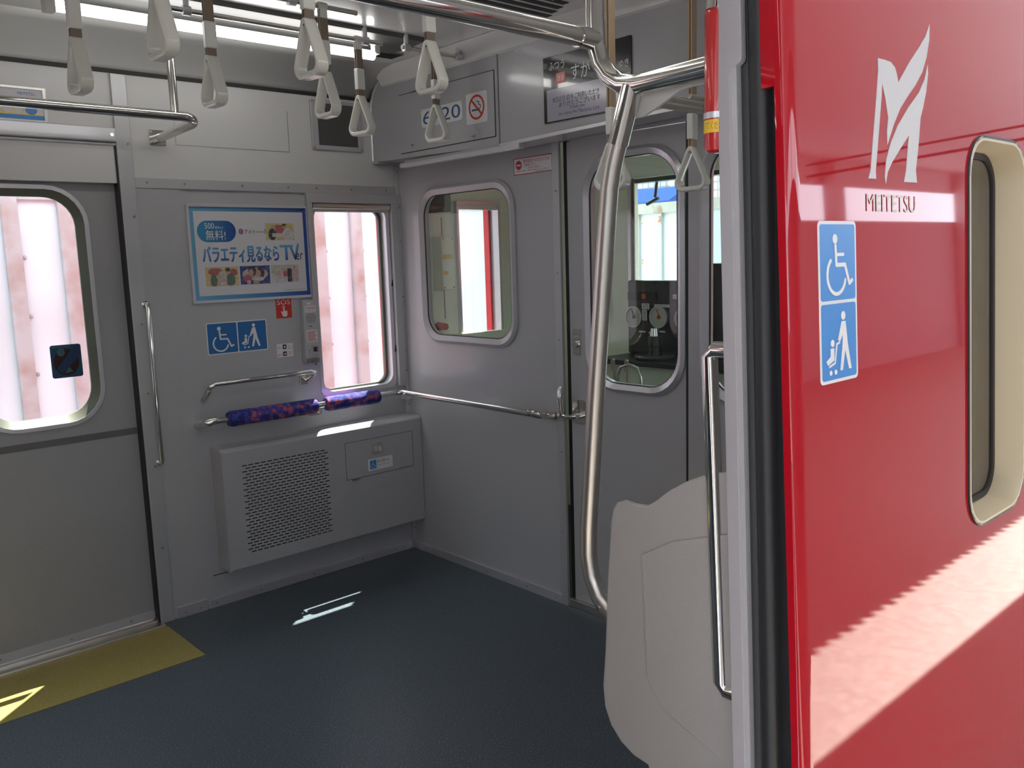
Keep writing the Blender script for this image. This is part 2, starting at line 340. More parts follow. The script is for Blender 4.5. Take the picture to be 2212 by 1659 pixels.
# window 1 (far, beside the corner)
w = MB().ring(shift(FA, 0), rr(-0.452, -0.058, 0.788, 1.612, 0.03), rr(-0.438, -0.076, 0.806, 1.60, 0.05), -0.055, 0.004).build('window_1', M['alu'], smooth=True); struct(w)
MB().ring(FA, rr(-0.440, -0.074, 0.804, 1.602, 0.05), rr(-0.430, -0.088, 0.814, 1.59, 0.05), -0.05, -0.035).build('gasket', M['gasket'], w, smooth=True)
MB().box(-0.44, -0.07, 0.043, 0.047, 0.80, 1.605).build('pane', M['glass'], w)
m = MB()
for z in (0.95, 1.25): m.prism(FA, [(-0.062, z), (-0.056, z + 0.03), (-0.054, z)], 0.002, 0.008)
m.build('catch', M['dark'], w)
b = MB(); b.tube([(-0.447, -0.006, 1.603), (-0.06, -0.006, 1.603)], 0.016, 16); b = b.build('roller_blind', M['satin'], smooth=True)
tag(b, 'rolled dark grey blind across the top of the side window beside the corner', 'blind')
MB().box(-0.447, -0.06, -0.010, -0.004, 1.578, 1.590).build('bottom_bar', M['trim'], b)

# ---- kick strip / baseboards
m = MB(); m.box(-1.15, -1.03, -0.012, 0, 0.0, 0.045).box(-1.02, -0.03, -0.010, 0, 0, 0.035)
t = struct(m.build('baseboard_far', M['alu'], bevel=0.001)); screws(FA, [(x, .018, .010) for x in (-1.12, -1.06, -0.99, -0.8, -.55, -.3, -.12, -.07)], 0.003).build('screw', M['screw'], t)
m = MB(); m.box(-0.010, 0, -1.0, -0.03, 0, 0.035); m.loops([[Vector((-0.03 * (1 - math.cos(a)) - 0.0, -0.03 * (1 - math.sin(a)), z)) for a in [math.pi / 2 * k / 6 for k in range(7)]] for z in (0, 0.035)], close=False)
t = struct(m.build('baseboard_bulkhead', M['alu'])); screws(FB, [(y, .018, .010) for y in (.06, .1, .3, .55, .8, .97)], 0.003).build('screw', M['screw'], t)
m = MB(); m.box(-1.0, -0.03, -0.0015, 0, 0.128, 0.131); struct(m.build('trim_7', M['dark']))

# ---- far door (two leaves, closed)
def far_leaf(x0, x1, name):
    F = shift(FA, -0.035)
    wx0, wx1 = x0 + 0.115, x1 - 0.115
    leaf = MB().ring(F, rr(x0, x1, 0.012, 1.80, 0.0005), rr(wx0, wx1, 0.815, 1.655, 0.13), 0, -0.03).build(name, M['door'], smooth=True); struct(leaf)
    MB().ring(F, rr(wx0 - 0.004, wx1 + 0.004, 0.811, 1.659, 0.134), rr(wx0 + 0.010, wx1 - 0.010, 0.825, 1.645, 0.12), 0, 0.007).build('window_frame', M['alu'], leaf, smooth=True)
    MB().ring(F, rr(wx0 + 0.010, wx1 - 0.010, 0.825, 1.645, 0.12), rr(wx0 + 0.034, wx1 - 0.034, 0.849, 1.62, 0.10), -0.0, 0.004, -0.03, -0.022).build('gasket', M['gasket'], leaf, smooth=True)
    MB().fbox(F, wx0 + 0.01, wx1 - 0.01, 0.82, 1.65, -0.026, -0.022).build('pane', M['glass'], leaf)
    MB().fbox(F, x0 + 0.002, x1 - 0.004, 0.748, 0.772, 0, 0.002).build('belt_strip', mat('belt_strip_grey', (.13, .125, .12), .4), leaf)
    k = MB().fbox(F, x0 + 0.002, x1 - 0.004, 0.012, 0.045, 0, 0.003).build('kick_plate', M['trim'], leaf)
    screws(F, [(x0 + 0.1, .028, .003), (x0 + 0.33, .028, .003), (x1 - 0.1, .028, .003)], .004).build('screw', M['screw'], k)
    return leaf
far_leaf(-1.855, -1.212, 'door_1'); far_leaf(-2.51, -1.865, 'door_2')
m = MB(); m.box(-1.222, -1.212, -0.004, 0.06, 0, 1.80); struct(m.build('trim_8', M['rubber']))
m = MB(); m.box(-2.51, -1.212, -0.006, 0.06, 1.80, 1.812); m.box(-2.51, -1.216, -0.02, -0.0, 1.812, 1.862)
t = struct(m.build('trim_9', M['alu'], bevel=0.004)); screws(FA, [(-1.232, 1.836, .02), (-1.9, 1.836, .02)], .006).build('screw', M['chrome'], t)
m = MB(); m.box(-2.51, -1.214, -0.055, 0.06, -0.002, 0.006).box(-2.51, -1.214, 0.005, 0.02, 0.006, 0.012).box(-2.51, -1.214, -0.05, -0.035, 0.006, 0.011)
struct(m.build('trim_10', M['satin']))
struct(MB().box(-2.51, -1.207, -0.40, -0.055, 0.0, 0.0015).build('floor_yellow', M['yellow_floor']))

# ------------------------------------------------------------------ bulkhead
m = MB()
m.ring(FB, rr(0, 1.005, 0, CEIL, 0.0005), rr(0.185, 0.76, 1.022, 1.65, 0.10), 0, -0.03)
m.ring(FB, rr(1.60, 2.54, 0, CEIL, 0.0005), rr(1.675, 2.30, 0.90, 1.70, 0.11), 0, -0.03)
m.fbox(FB, 1.005, 1.60, 1.775, CEIL, 0, -0.03)
struct(m.build('wall_bulkhead', M['bulk'], smooth=True))
m = MB(); m.fbox(FB, 1.0, 1.035, 0, 1.80, 0, 0.012); t = struct(m.build('trim_11', M['trim'], bevel=0.001))
screws(FB, [(1.018, z, .012) for z in (1.6, 1.3, 1.05, .8, .62, .3)], .0025).build('screw', M['screw'], t)
struct(MB().fbox(FB, 1.035, 1.052, 0, 1.775, -0.03, -0.014).build('trim_12', M['dark']))
def frame_glass(name, y0, y1, z0, z1, r, w, depth=-0.015, n=0.0):
    F = shift(FB, n)
    o = MB().ring(F, rr(y0, y1, z0, z1, r), rr(y0 + w, y1 - w, z0 + w, z1 - w, r - w * .7), 0, 0.0, 0.0, 0.0)
    o = MB(); k = 7
    P0 = rr(y0, y1, z0, z1, r); P1 = rr(y0 + w * .35, y1 - w * .35, z0 + w * .35, z1 - w * .35, r - w * .3); P2 = rr(y0 + w, y1 - w, z0 + w, z1 - w, r - w * .7)
    L = [[F.p(a, b, 0) for a, b in P0], [F.p(a, b, 0.008) for a, b in P0], [F.p(a, b, 0.016) for a, b in P1], [F.p(a, b, 0.006) for a, b in P2], [F.p(a, b, depth) for a, b in P2]]
    o.loops(L, cap=False)
    fr = o.build(name, M['alu'] if name != 'window_2' else M['bulk'], smooth=True); struct(fr)
    MB().ring(F, rr(y0 + w - .001, y1 - w + .001, z0 + w - .001, z1 - w + .001, r - w * .7), rr(y0 + w + .004, y1 - w - .004, z0 + w + .004, z1 - w - .004, r - w * .7 - .004), 0.0, 0.004).build('gasket', M['rubber'], fr, smooth=True)
    MB().prism(F, rr(y0 + w * .6, y1 - w * .6, z0 + w * .6, z1 - w * .6, r - w * .7), -0.012, -0.009).build('pane', M['glass_green'], fr)
    return fr
frame_glass('window_2', 0.160, 0.785, 1.0, 1.672, 0.115, 0.034)
frame_glass('window_3', 1.650, 2.325, 0.875, 1.725, 0.13, 0.034)
# crew door in the bulkhead
F = shift(FB, -0.014)
cdoor = MB().ring(F, rr(1.052, 1.588, 0.03, 1.772, 0.0005), rr(1.165, 1.548, 0.905, 1.69, 0.11), 0, -0.025).build('door_3', M['bulk'], smooth=True); struct(cdoor)
L = []; o = MB()
for w, n in ((0, 0), (0, .008), (.012, .018), (.030, .006), (.030, -.018)):
    L.append([F.p(a, b, n) for a, b in rr(1.132 + w, 1.582 - w, 0.873 + w, 1.722 - w, 0.145 - w * .7)])
o.loops(L, cap=False).build('window_frame', M['alu'], cdoor, smooth=True)
MB().prism(F, rr(1.15, 1.565, 0.89, 1.705, 0.12), -0.012, -0.009).build('pane', M['glass_green'], cdoor)
MB().ring(F, rr(1.161, 1.553, 0.902, 1.694, 0.12), rr(1.166, 1.548, 0.907, 1.688, 0.115), 0, 0.006).build('gasket', M['rubber'], cdoor, smooth=True)
struct(MB().fbox(FB, 1.588, 1.60, 0, 1.775, -0.03, -0.004).build('trim_13', M['dark']))
struct(MB().fbox(FB, 1.035, 1.60, 0, 0.030, -0.04, 0.004).build('trim_14', M['satin'], bevel=0.002))
m = MB(); m.ring(F, rr(1.235, 1.50, 0.07, 0.37, 0.004), rr(1.243, 1.492, 0.078, 0.362, 0.003), 0, 0.005)
for i in range(18):
    z = 0.082 + i * 0.0158
    m.loops([[F.p(a, z, 0.001), F.p(a, z + 0.011, 0.007), F.p(a, z + 0.013, 0.006), F.p(a, z + 0.002, 0)] for a in (1.243, 1.492)])
m.build('louvre', M['trim'], cdoor)
# lock plate and handle
lk = MB().prism(F, rr(1.068, 1.105, 0.995, 1.095, 0.006), 0, 0.004).build('lock_plate', M['chrome'], cdoor, bevel=0.001)
MB().prism(shift(F, .004), ell(1.088, 1.035, 0.012), 0, 0.014).build('lock_cylinder', M['chrome'], lk, smooth=True)
hp = MB().prism(F, rr(1.060, 1.125, 0.735, 0.825, 0.007), 0, 0.005).build('handle_plate', M['chrome'], cdoor, bevel=0.001)
hy = 1.055
m = MB(); m.tube([F.p(1.10, .765, .004), F.p(1.10, .765, .035), F.p(1.075, .765, .052), F.p(hy, .768, .056), F.p(hy - .004, .79, .058), F.p(hy - .008, .83, .058), F.p(hy - .008, .865, .056), F.p(hy - .006, .878, .052)], 0.009, 12, rs=[.011, .011, .010, .010, .011, .012, .011, .005])
m.build('handle', M['chrome'], hp, smooth=True)
lt = MB().prism(FB, rr(1.0, 1.034, .742, .768, .003), 0.012, 0.016).build('strike_plate', M['satin'], t)

# header boxes above the bulkhead
HX = -0.12
FH = Fr((HX, 0, 0), (0, -1, 0), (0, 0, 1), (-1, 0, 0))
m = MB()
pr = [(0.0, 1.797), (0.0, 2.0), (0.006, 2.055), (0.03, 2.10), (0.08, 2.13), (0.15, 2.15), (0.835, 2.15), (0.835, 1.775)]
m.prism(FH, pr, 0, -0.118)
hb = struct(m.build('wall_header_left', M['bulk'], bevel=0.003))
m = MB(); m.prism(FH, [(0.842, 1.78), (0.842, CEIL), (2.50, CEIL), (2.50, 1.812)], 0, -0.118); hb2 = struct(m.build('wall_header_right', M['bulk'], bevel=0.002))
m = MB(); m.prism(FH, [(0.842, 1.768), (0.842, 1.782), (2.50, 1.822), (2.50, 1.808)], 0.006, -0.10); struct(m.build('trim_15', M['alu'], bevel=0.002))
# rounded edge moulding at the side wall end of the header
arc = [(0.002, 1.80), (0.002, 1.90), (0.002, 2.0), (0.010, 2.045), (0.030, 2.085), (0.065, 2.118), (0.11, 2.138), (0.16, 2.148)]
m = MB(); m.tube([FH.p(a, b, 0.004) for a, b in arc], 0.008, 10); struct(m.build('trim_16', M['alu'], smooth=True))
m = MB(); m.fbox(FH, 0.002, 0.04, 1.788, 1.800, -0.11, 0.006); struct(m.build('trim_17', M['bulk']))
# crown moulding between header and ceiling
m = MB(); m.loops([[FH.p(a, 2.100, 0.0), FH.p(a, 2.105, 0.012), FH.p(a, 2.125, 0.020), FH.p(a, 2.152, 0.05), FH.p(a, CEIL - .001, 0.055), FH.p(a, CEIL - .001, -0.01)] for a in (0.10, 2.5)])
struct(m.build('trim_18', M['ceil'], smooth=True))
# hatch with number plate and no-smoking sign
ht = MB().prism(FH, rr(0.215, 0.818, 1.812, 2.047, 0.004), 0.0005, 0.0035)
ht = ht.build('hatch', M['bulk'], bevel=0.0008); tag(ht, 'grey access hatch with two round locks above the bulkhead window', 'hatch')
MB().ring(FH, rr(0.212, 0.821, 1.809, 2.050, 0.004), rr(0.215, 0.818, 1.812, 2.047, 0.004), 0, 0.001).build('seam', M['dark'], ht)
for a, b in ((0.30, 1.838), (0.692, 1.826)):
    l = MB().prism(FH, ell(a, b, 0.010), 0.0035, 0.007).build('lock', M['trim'], ht); MB().fbox(FH, a - .006, a + .006, b - .0015, b + .0015, .007, .0078).build('slot', M['dark'], l)
m = MB(); m.fbox(FH, 0.31, 0.40, 2.046, 2.050, .001, .006).fbox(FH, 0.67, 0.76, 2.046, 2.050, .001, .006); m.build('hinge', M['screw'], ht)
pl = MB().prism(FH, rr(0.370, 0.634, 1.896, 1.968, 0.003), 0.0036, 0.0056).build('number_plate', M['sticker_white']); tag(pl, 'white number plate reading 6720 in blue on the header hatch', 'number plate')
MB().text(FH, '6720', 0.382, 0.622, 1.907, 1.958, 0.0062).build('digits', M['ink_blue'], pl)
screws(FH, [(0.375, 1.90, .0056), (0.629, 1.90, .0056), (0.375, 1.963, .0056), (0.629, 1.963, .0056)], .002, .001).build('screw', M['screw'], pl)
ns = MB().prism(FH, rr(0.657, 0.780, 1.870, 1.984, 0.008), 0.0036, 0.0046).build('no_smoking_sign', M['sticker_white']); tag(ns, 'white no smoking sticker with a red crossed ring on the header hatch', 'sign')
c = (0.7185, 1.930)
MB().ring(FH, ell(*c, 0.046), ell(*c, 0.038), 0.0046, 0.0052).prism(FH, [(c[0] - .031, c[1] + .025), (c[0] - .026, c[1] + .031), (c[0] + .031, c[1] - .025), (c[0] + .026, c[1] - .031)], .0052, .0056).build('prohibition_ring', M['sticker_red'], ns)
m = MB(); m.fbox(FH, c[0] - .028, c[0] + .018, c[1] - .013, c[1] - .006, .0046, .005); m.stroke(FH, [(c[0] + .02, c[1] - .006), (c[0] + .024, c[1] + .004), (c[0] + .012, c[1] + .009), (c[0] + .014, c[1] + .018), (c[0] + .002, c[1] + .021)], .0035, .0046, .005)
m.build('cigarette', M['ink_blue'], ns)
# small tube lamp housing under the header
lh = MB().fbox(FH, 0.21, 0.955, 1.752, 1.772, -0.02, 0.012).build('strip_lamp_housing', M['alu'], bevel=0.004); tag(lh, 'slim aluminium strip housing fixed under the header beside the bulkhead window', 'trim strip')
MB().fbox(FH, 0.23, 0.93, 1.772, 1.780, -0.05, 0.0).build('bracket', M['trim'], lh)
# display
dp = MB().prism(FH, rr(1.082, 1.475, 1.820, 2.040, 0.003), 0.0, 0.006).build('display', M['display'], bevel=0.001); tag(dp, 'black passenger information screen in the header above the crew door', 'screen')
G = shift(FH, 0.0062)
MB().fbox(G, 1.098, 1.470, 1.824, 1.930, 0, 0.0003).build('lit_panel', M['display_lower'], dp)
MB().text(G, 'ふつう', 1.110, 1.185, 1.993, 2.020, 0.0008).text(G, 'すがぐち', 1.215, 1.390, 1.945, 1.998, .0008).text(G, 'ゆき', 1.425, 1.466, 1.948, 1.972, .0008).build('white_lettering', M['display_text'], dp)
r_ = MB().fbox(G, 1.145, 1.188, 1.945, 1.980, 0, 0.0008).build('service_badge', M['display_red'], dp); MB().text(G, '普通', 1.152, 1.182, 1.952, 1.973, .0012).build('badge_lettering', M['display_text'], r_)
MB().text(G, '本日は', 1.125, 1.168, 1.884, 1.903, .0008).text(G, 'をご利用いただき', 1.212, 1.34, 1.884, 1.903, .0008).text(G, 'ありがとうございます', 1.155, 1.345, 1.866, 1.884, .0008).text(G, 'Thank you', 1.205, 1.275, 1.852, 1.864, .0008).text(G, 'for using the', 1.155, 1.240, 1.836, 1.849, .0008).build('dark_lettering', M['ink_black'], dp)
MB().text(G, '名鉄', 1.170, 1.210, 1.884, 1.903, .0008).text(G, 'Meitetsu Line', 1.246, 1.340, 1.836, 1.850, .0008).build('blue_lettering', M['display_blue'], dp)
# crew-only sign
sg = MB().prism(FB, rr(0.782, 0.992, 1.675, 1.738, 0.004), 0, 0.001).build('staff_only_sign', M['sticker_white']); tag(sg, 'small red and white staff only notice beside the crew door top corner', 'sign')
MB().ring(FB, rr(0.782, 0.992, 1.675, 1.738, 0.004), rr(0.785, 0.989, 1.678, 1.735, 0.003), .001, .0016).prism(FB, ell(0.811, 1.711, 0.017), .001, .0016).text(FB, '乗務員室への立ち入りは', .836, .978, 1.717, 1.731, .0016).text(FB, 'ご遠慮下さい。', .836, .91, 1.703, 1.715, .0016).text(FB, 'STAFF ONLY', .862, .93, 1.694, 1.701, .0016).build('red_print', M['ink_red'], sg)
MB().fbox(FB, .799, .823, 1.708, 1.714, .0016, .002).build('white_bar', M['sticker_white'], sg)
MB().text(FB, '乗務員室の施錠、保安の都合等により立入禁止です', .795, .980, 1.686, 1.691, .0016).text(FB, '名古屋鉄道株式会社', .90, .98, 1.679, 1.684, .0016).build('black_print', M['ink_black'], sg)

# ------------------------------------------------------------------ things on the far wall
# poster
po = MB().ring(FA, rr(-0.983, -0.464, 1.222, 1.602, 0.003), rr(-0.972, -0.476, 1.233, 1.591, 0.002), 0, 0.009).build('framed_poster', M['alu'], bevel=0.001); tag(po, 'framed landscape poster with a blue border and large blue lettering on the far wall', 'poster')
G = shift(FA, 0.002)
MB().fbox(G, -0.974, -0.474, 1.231, 1.593, -0.0015, 0).build('blue_border', grad_mat('poster_border', (0.13, 0.36, 0.55), (0.02, 0.06, 0.28)), po)
MB().fbox(G, -0.955, -0.490, 1.250, 1.575, 0, 0.0006).build('sheet', M['paper'], po)
G = shift(FA, 0.0028)
pill = MB().prism(G, [(-0.905 + .04 * math.cos(a), 1.498 + .041 * math.sin(a)) for a in [math.pi / 2 + math.pi * i / 14 for i in range(15)]] + [(-0.828 + .04 * math.cos(a), 1.498 + .041 * math.sin(a)) for a in [-math.pi / 2 + math.pi * i / 14 for i in range(15)]], 0, 0.0005).build('badge', grad_mat('poster_badge', (0.03, 0.25, 0.42), (0.02, 0.06, 0.28)), po)
MB().text(G, '500', -0.914, -0.876, 1.508, 1.530, .001).text(G, '番組以上', -0.873, -0.838, 1.508, 1.518, .001).text(G, '無料!', -0.912, -0.832, 1.464, 1.503, .001).build('badge_lettering', M['sticker_white'], pill)
hm = grad_mat('headline_blue', (0.02, 0.06, 0.28), (0.12, 0.38, 0.60), 2)
m = MB(); m.text(G, 'バラエティ見るなら', -0.930, -0.610, 1.377, 1.440, .0008)
for i_, (dx, dz_) in enumerate(((-.0018, 0), (.0018, 0), (0, .0014), (0, -.0014), (-.0013, .001), (.0013, -.001))): m.text(G, 'バラエティ見るなら', -0.930 + dx, -0.610 + dx, 1.377 + dz_, 1.440 + dz_, .0006 + .00003 * i_)
m.stroke(G, [(-0.600, 1.437), (-0.547, 1.437)], .010, 0, .0007).stroke(G, [(-0.575, 1.437), (-0.575, 1.385)], .011, 0, .0007).stroke(G, [(-0.556, 1.437), (-0.535, 1.385), (-0.520, 1.443)], .010, 0, .0007)
m.build('headline', hm, po)
MB().text(G, 'er', -0.532, -0.500, 1.380, 1.408, .0008).text(G, 'アメト――ク', -0.752, -0.658, 1.488, 1.506, .0008).text(G, '※一部の番組は配信されない場合があります。', -0.60, -0.495, 1.256, 1.260, .0008).build('dark_print', M['ink_black'], po)
MB().prism(G, ell(-0.768, 1.497, .008, .012, 12, 90, 270), 0, .0006).build('logo_blue', M['sticker_blue_out'], po); MB().prism(G, ell(-0.766, 1.497, .008, .012, 12, -90, 90), 0, .0006).build('logo_red', M['sticker_red'], po)
PC = {k: mat('print_' + k, v, .5, noise=(130, tuple(min(1, c * .55 + .10) for c in v), .42, .62)) for k, v in dict(skin=(.52, .33, .25), hair=(.05, .035, .03), suit=(.03, .035, .05), green=(.10, .16, .11), yellow=(.62, .50, .22), red=(.45, .10, .10), navy=(.03, .05, .22), pink=(.60, .40, .42), white=(.6, .58, .57), pale=(.52, .50, .40)).items()}
def photo(x0, x1, z0, z1, bg, shapes):
    p = MB().fbox(G, x0, x1, z0, z1, 0, .0005).build('photograph', PC[bg], po)
    W_, H_ = x1 - x0, z1 - z0; by = {}
    for i, (c_, kind, a, b, w, h) in enumerate(shapes):
        m = by.setdefault(c_, MB()); X, Z = x0 + a * W_, z0 + b * H_; k = .0006 + .00012 * i
        if kind == 'e': m.prism(G, [(min(max(q, x0), x1), min(max(r, z0), z1)) for q, r in ell(X, Z, w * W_, h * H_, 14)], .0005, k)
        else: m.fbox(G, max(X - w * W_, x0), min(X + w * W_, x1), max(Z - h * H_, z0), min(Z + h * H_, z1), .0005, k)
    for c_, m in by.items(): m.build('picture_' + c_, PC[c_], p)
photo(-0.660, -0.535, 1.462, 1.530, 'yellow', [('red', 'b', .5, .6, .16, .3), ('suit', 'e', .22, .35, .14, .35), ('skin', 'e', .27, .8, .06, .12), ('white', 'e', .78, .3, .2, .4), ('skin', 'e', .66, .78, .07, .14), ('hair', 'e', .66, .9, .07, .08), ('white', 'b', .5, .3, .28, .11)])
photo(-0.925, -0.790, 1.286, 1.360, 'yellow', [('red', 'e', .3, .75, .22, .2), ('red', 'e', .85, .7, .12, .2), ('green', 'e', .24, .28, .1, .35), ('pale', 'e', .5, .6, .12, .2), ('skin', 'e', .68, .7, .07, .15), ('hair', 'e', .67, .85, .08, .1), ('green', 'e', .75, .3, .14, .34), ('pink', 'b', .5, .32, .13, .16), ('white', 'b', .5, .14, .08, .06)])
photo(-0.783, -0.655, 1.288, 1.361, 'navy', [('pink', 'e', .5, .55, .44, .35), ('hair', 'e', .40, .70, .14, .28), ('hair', 'e', .68, .62, .14, .3), ('skin', 'e', .36, .62, .09, .2), ('skin', 'e', .60, .58, .09, .2), ('red', 'e', .24, .32, .14, .2), ('white', 'e', .6, .28, .2, .12), ('pink', 'b', .27, .12, .06, .1), ('skin', 'b', .52, .12, .1, .09)])
photo(-0.648, -0.525, 1.290, 1.361, 'pale', [('white', 'b', .22, .25, .22, .25), ('pink', 'e', .24, .5, .18, .16), ('skin', 'e', .50, .72, .045, .09), ('red', 'b', .50, .48, .07, .16), ('white', 'b', .50, .16, .07, .16), ('skin', 'e', .66, .84, .045, .09), ('suit', 'b', .66, .4, .08, .38), ('skin', 'e', .86, .84, .045, .09), ('pink', 'b', .86, .4, .10, .38)])

# ---- icons
def wheelchair(m, F, x, z, s, c0=0, c1=.0006):
    P = lambda a, b: (x + a * s, z + b * s)
    m.prism(F, ell(*P(.43, .83), .065 * s), c0, c1)
    m.stroke(F, [P(.44, .74), P(.46, .48), P(.70, .48), P(.82, .22), P(.90, .26)], .055 * s, c0, c1).stroke(F, [P(.45, .62), P(.66, .62)], .045 * s, c0, c1)
    pts = [P(.46 + .255 * math.cos(math.radians(a)), .34 + .255 * math.sin(math.radians(a))) for a in range(128, 345, 12)]
    m.stroke(F, pts, .05 * s, c0, c1)
def pram(m, F, x, z, s, c0=0, c1=.0006, st=1.0):
    P = lambda a, b: (x + a * s, z + b * s * st)
    m.prism(F, ell(*P(.62, .87), .06 * s), c0, c1)
    m.prism(F, [P(.57, .79), P(.68, .79), P(.74, .45), P(.84, .10), P(.77, .10), P(.66, .38), P(.58, .10), P(.51, .10), P(.58, .42), P(.60, .60), P(.50, .50), P(.46, .54)], c0, c1)
    m.stroke(F, [P(.50, .50), P(.42, .48), P(.36, .22), P(.20, .18)], .03 * s, c0, c1)
    m.prism(F, ell(*P(.30, .50), .05 * s), c0, c1).prism(F, [P(.24, .43), P(.34, .43), P(.34, .26), P(.16, .20), P(.12, .26), P(.24, .32)], c0, c1)
    m.prism(F, ell(*P(.24, .09), .035 * s), c0, c1).prism(F, ell(*P(.38, .09), .035 * s), c0, c1)
st = MB().prism(FA, rr(-0.940, -0.685, 1.018, 1.144, .006), 0, .0010).build('accessibility_sign', M['sticker_white']); tag(st, 'pair of blue wheelchair and pushchair stickers side by side under the framed poster', 'sign')
G = shift(FA, .0010)
MB().prism(G, rr(-0.936, -0.815, 1.022, 1.140, .004), 0, .0004).prism(G, rr(-0.810, -0.689, 1.022, 1.140, .004), 0, .0004).build('blue_field', M['sticker_blue'], st)
m = MB(); wheelchair(m, shift(G, .0004), -0.940, 1.020, .120); m.build('wheelchair_symbol', M['sticker_white'], st); m = MB(); pram(m, shift(G, .0004), -0.812, 1.026, .112); m.build('pushchair_symbol', M['sticker_white'], st)
# SOS
so_ = MB().fbox(FA, -0.638, -0.567, 1.142, 1.224, 0, .001).build('sos_sign', M['sticker_red']); tag(so_, 'small red SOS sticker with a pointing hand beside the intercom', 'sign')
G = shift(FA, .001)
m = MB(); m.text(G, 'SOS', -0.632, -0.573, 1.198, 1.218, .0006); m.ring(G, ell(-.603, 1.188, .006), ell(-.603, 1.188, .004), 0, .0006)
m.prism(G, [(-.606, 1.186), (-.600, 1.186), (-.600, 1.172), (-.588, 1.171), (-.588, 1.156), (-.592, 1.148), (-.608, 1.148), (-.612, 1.158), (-.617, 1.170), (-.613, 1.171), (-.606, 1.166)], 0, .0006); m.build('pointing_hand', M['sticker_white'], so_)
# manners sticker
sm = MB().fbox(FA, -0.646, -0.573, 0.980, 1.036, 0, .001).build('notice_sticker', M['sticker_white']); tag(sm, 'small white notice sticker with two dark pictograms below the SOS sticker', 'sticker')
G = shift(FA, .001); MB().text(G, '押す', -.643, -.625, 1.014, 1.024, .0005).text(G, '話す', -.643, -.622, .985, .997, .0005).text(G, 'Press\nthe button', -.598, -.576, 1.013, 1.029, .0005).text(G, 'Please\nspeak', -.598, -.578, .987, 1.002, .0005).build('red_print', M['ink_red'], sm)
MB().fbox(G, -.620, -.603, 1.013, 1.032, 0, .0004).fbox(G, -.620, -.603, .984, 1.003, 0, .0004).build('pictogram', M['ink_black'], sm)
m = MB().prism(G, ell(-.611, 1.022, .004), .0004, .0006); m.prism(G, ell(-.611, .993, .004), .0004, .0006).build('pictogram_figure', M['sticker_white'], sm)
# intercom
FI = shift(FA, 0)
ic = MB().prism(FI, rr(-0.532, -0.468, 0.945, 1.212, .004), 0, .032).build('emergency_intercom', M['trim'], bevel=.002); tag(ic, 'narrow metal emergency intercom box with speaker holes beside the window', 'intercom')
G = shift(FA, .032)
MB().prism(G, rr(-.514, -.494, 1.193, 1.202, .002), 0, .0006).fbox(G, -.524, -.472, 1.160, 1.188, 0, .0006).fbox(G, -.522, -.472, 1.035, 1.085, 0, .0006).build('label', M['sticker_white'], ic)
m = MB(); m.text(G, '非常通話装置', -.521, -.475, 1.172, 1.184, .0010).text(G, 'Emergency Intercom', -.517, -.480, 1.163, 1.168, .001)
for i in range(7): m.fbox(G, -.519, -.476 - .004 * (i % 3), 1.040 + i * .006, 1.0425 + i * .006, .0006, .001)
m.build('red_print', M['ink_red'], ic)
m = MB()
for i in range(7):
    for j in range(6):
        if (i in (0, 6)) and (j in (0, 5)): continue
        m.prism(G, ell(-.517 + i * .0065, 1.152 - j * .0068, .0018, n=8), 0, .0004)
m.fbox(G, -.506, -.494, 1.100, 1.103, 0, .0005).fbox(G, -.516, -.510, .998, 1.001, 0, .0005).fbox(G, -.516, -.510, .989, .991, 0, .0005)
m.build('speaker_holes', M['dark'], ic)
bb = MB().ring(G, rr(-.502, -.472, .985, 1.022, .002), rr(-.498, -.475, .990, 1.016, .002), 0, .006).build('button_guard', M['trim'], ic); MB().fbox(G, -.495, -.478, .993, 1.012, 0, .003).build('button', mat('button_brown', (.08, .03, .025), .4), bb)
MB().fbox(G, -.531, -.469, .946, .966, 0, .001).build('foot_plate', M['screw'], ic)
# blue square sticker on the door pane
bs = MB().prism(shift(FA, -0.0560), rr(-1.487, -1.385, 0.985, 1.103, .008), 0, .0012).build('window_sticker', mat('sticker_back_blue', (.008, .06, .12), .3)); tag(bs, 'dark blue square sticker on the glass of the far door', 'sticker')
G = shift(FA, -0.0548)
MB().prism(G, ell(-1.437, 1.040, .043, .048, 24), 0, .0004).build('dark_disc', mat('sticker_dark_red', (.025, .006, .008), .3), bs)
MB().prism(G, [(-1.470, 1.018), (-1.452, 1.000), (-1.388, 1.062), (-1.388, 1.098), (-1.402, 1.100)], .0004, .0007).build('diagonal_band', mat('sticker_band', (.01, .035, .09), .3), bs)
MB().prism(G, ell(-1.452, 1.077, .013, .015, 12), .0004, .0007).prism(G, [(-1.445, 1.0), (-1.43, 1.024), (-1.418, 1.005)], .0004, .0007).fbox(G, -1.482, -1.42, 1.094, 1.099, 0, .0007).build('pale_patch', mat('sticker_pale', (.05, .11, .12), .3), bs)
# advert over the door
ad = MB().ring(FA, rr(-1.95, -1.430, 1.862, 1.975, .003), rr(-1.94, -1.440, 1.869, 1.968, .002), 0, .006).build('advert_holder', M['screw']); tag(ad, 'horizontal advert card in a dark frame above the far door', 'advert')
MB().fbox(FA, -1.942, -1.438, 1.867, 1.970, 0, .002).build('card', M['paper'], ad)
MB().fbox(FA, -1.942, -1.439, 1.869, 1.884, .002, .0026).prism(FA, ell(-1.478, 1.900, .018, .014), .002, .0026).build('blue_print', M['sticker_blue_out'], ad)
MB().fbox(FA, -1.942, -1.439, 1.884, 1.888, .002, .0026).text(FA, 'とくフリ', -1.600, -1.500, 1.889, 1.915, .0028).build('yellow_print', M['yellow_label'], ad)
MB().text(FA, 'MEITETSU', -1.515, -1.462, 1.948, 1.958, .0028).build('logo_lettering', M['sticker_blue'], ad)
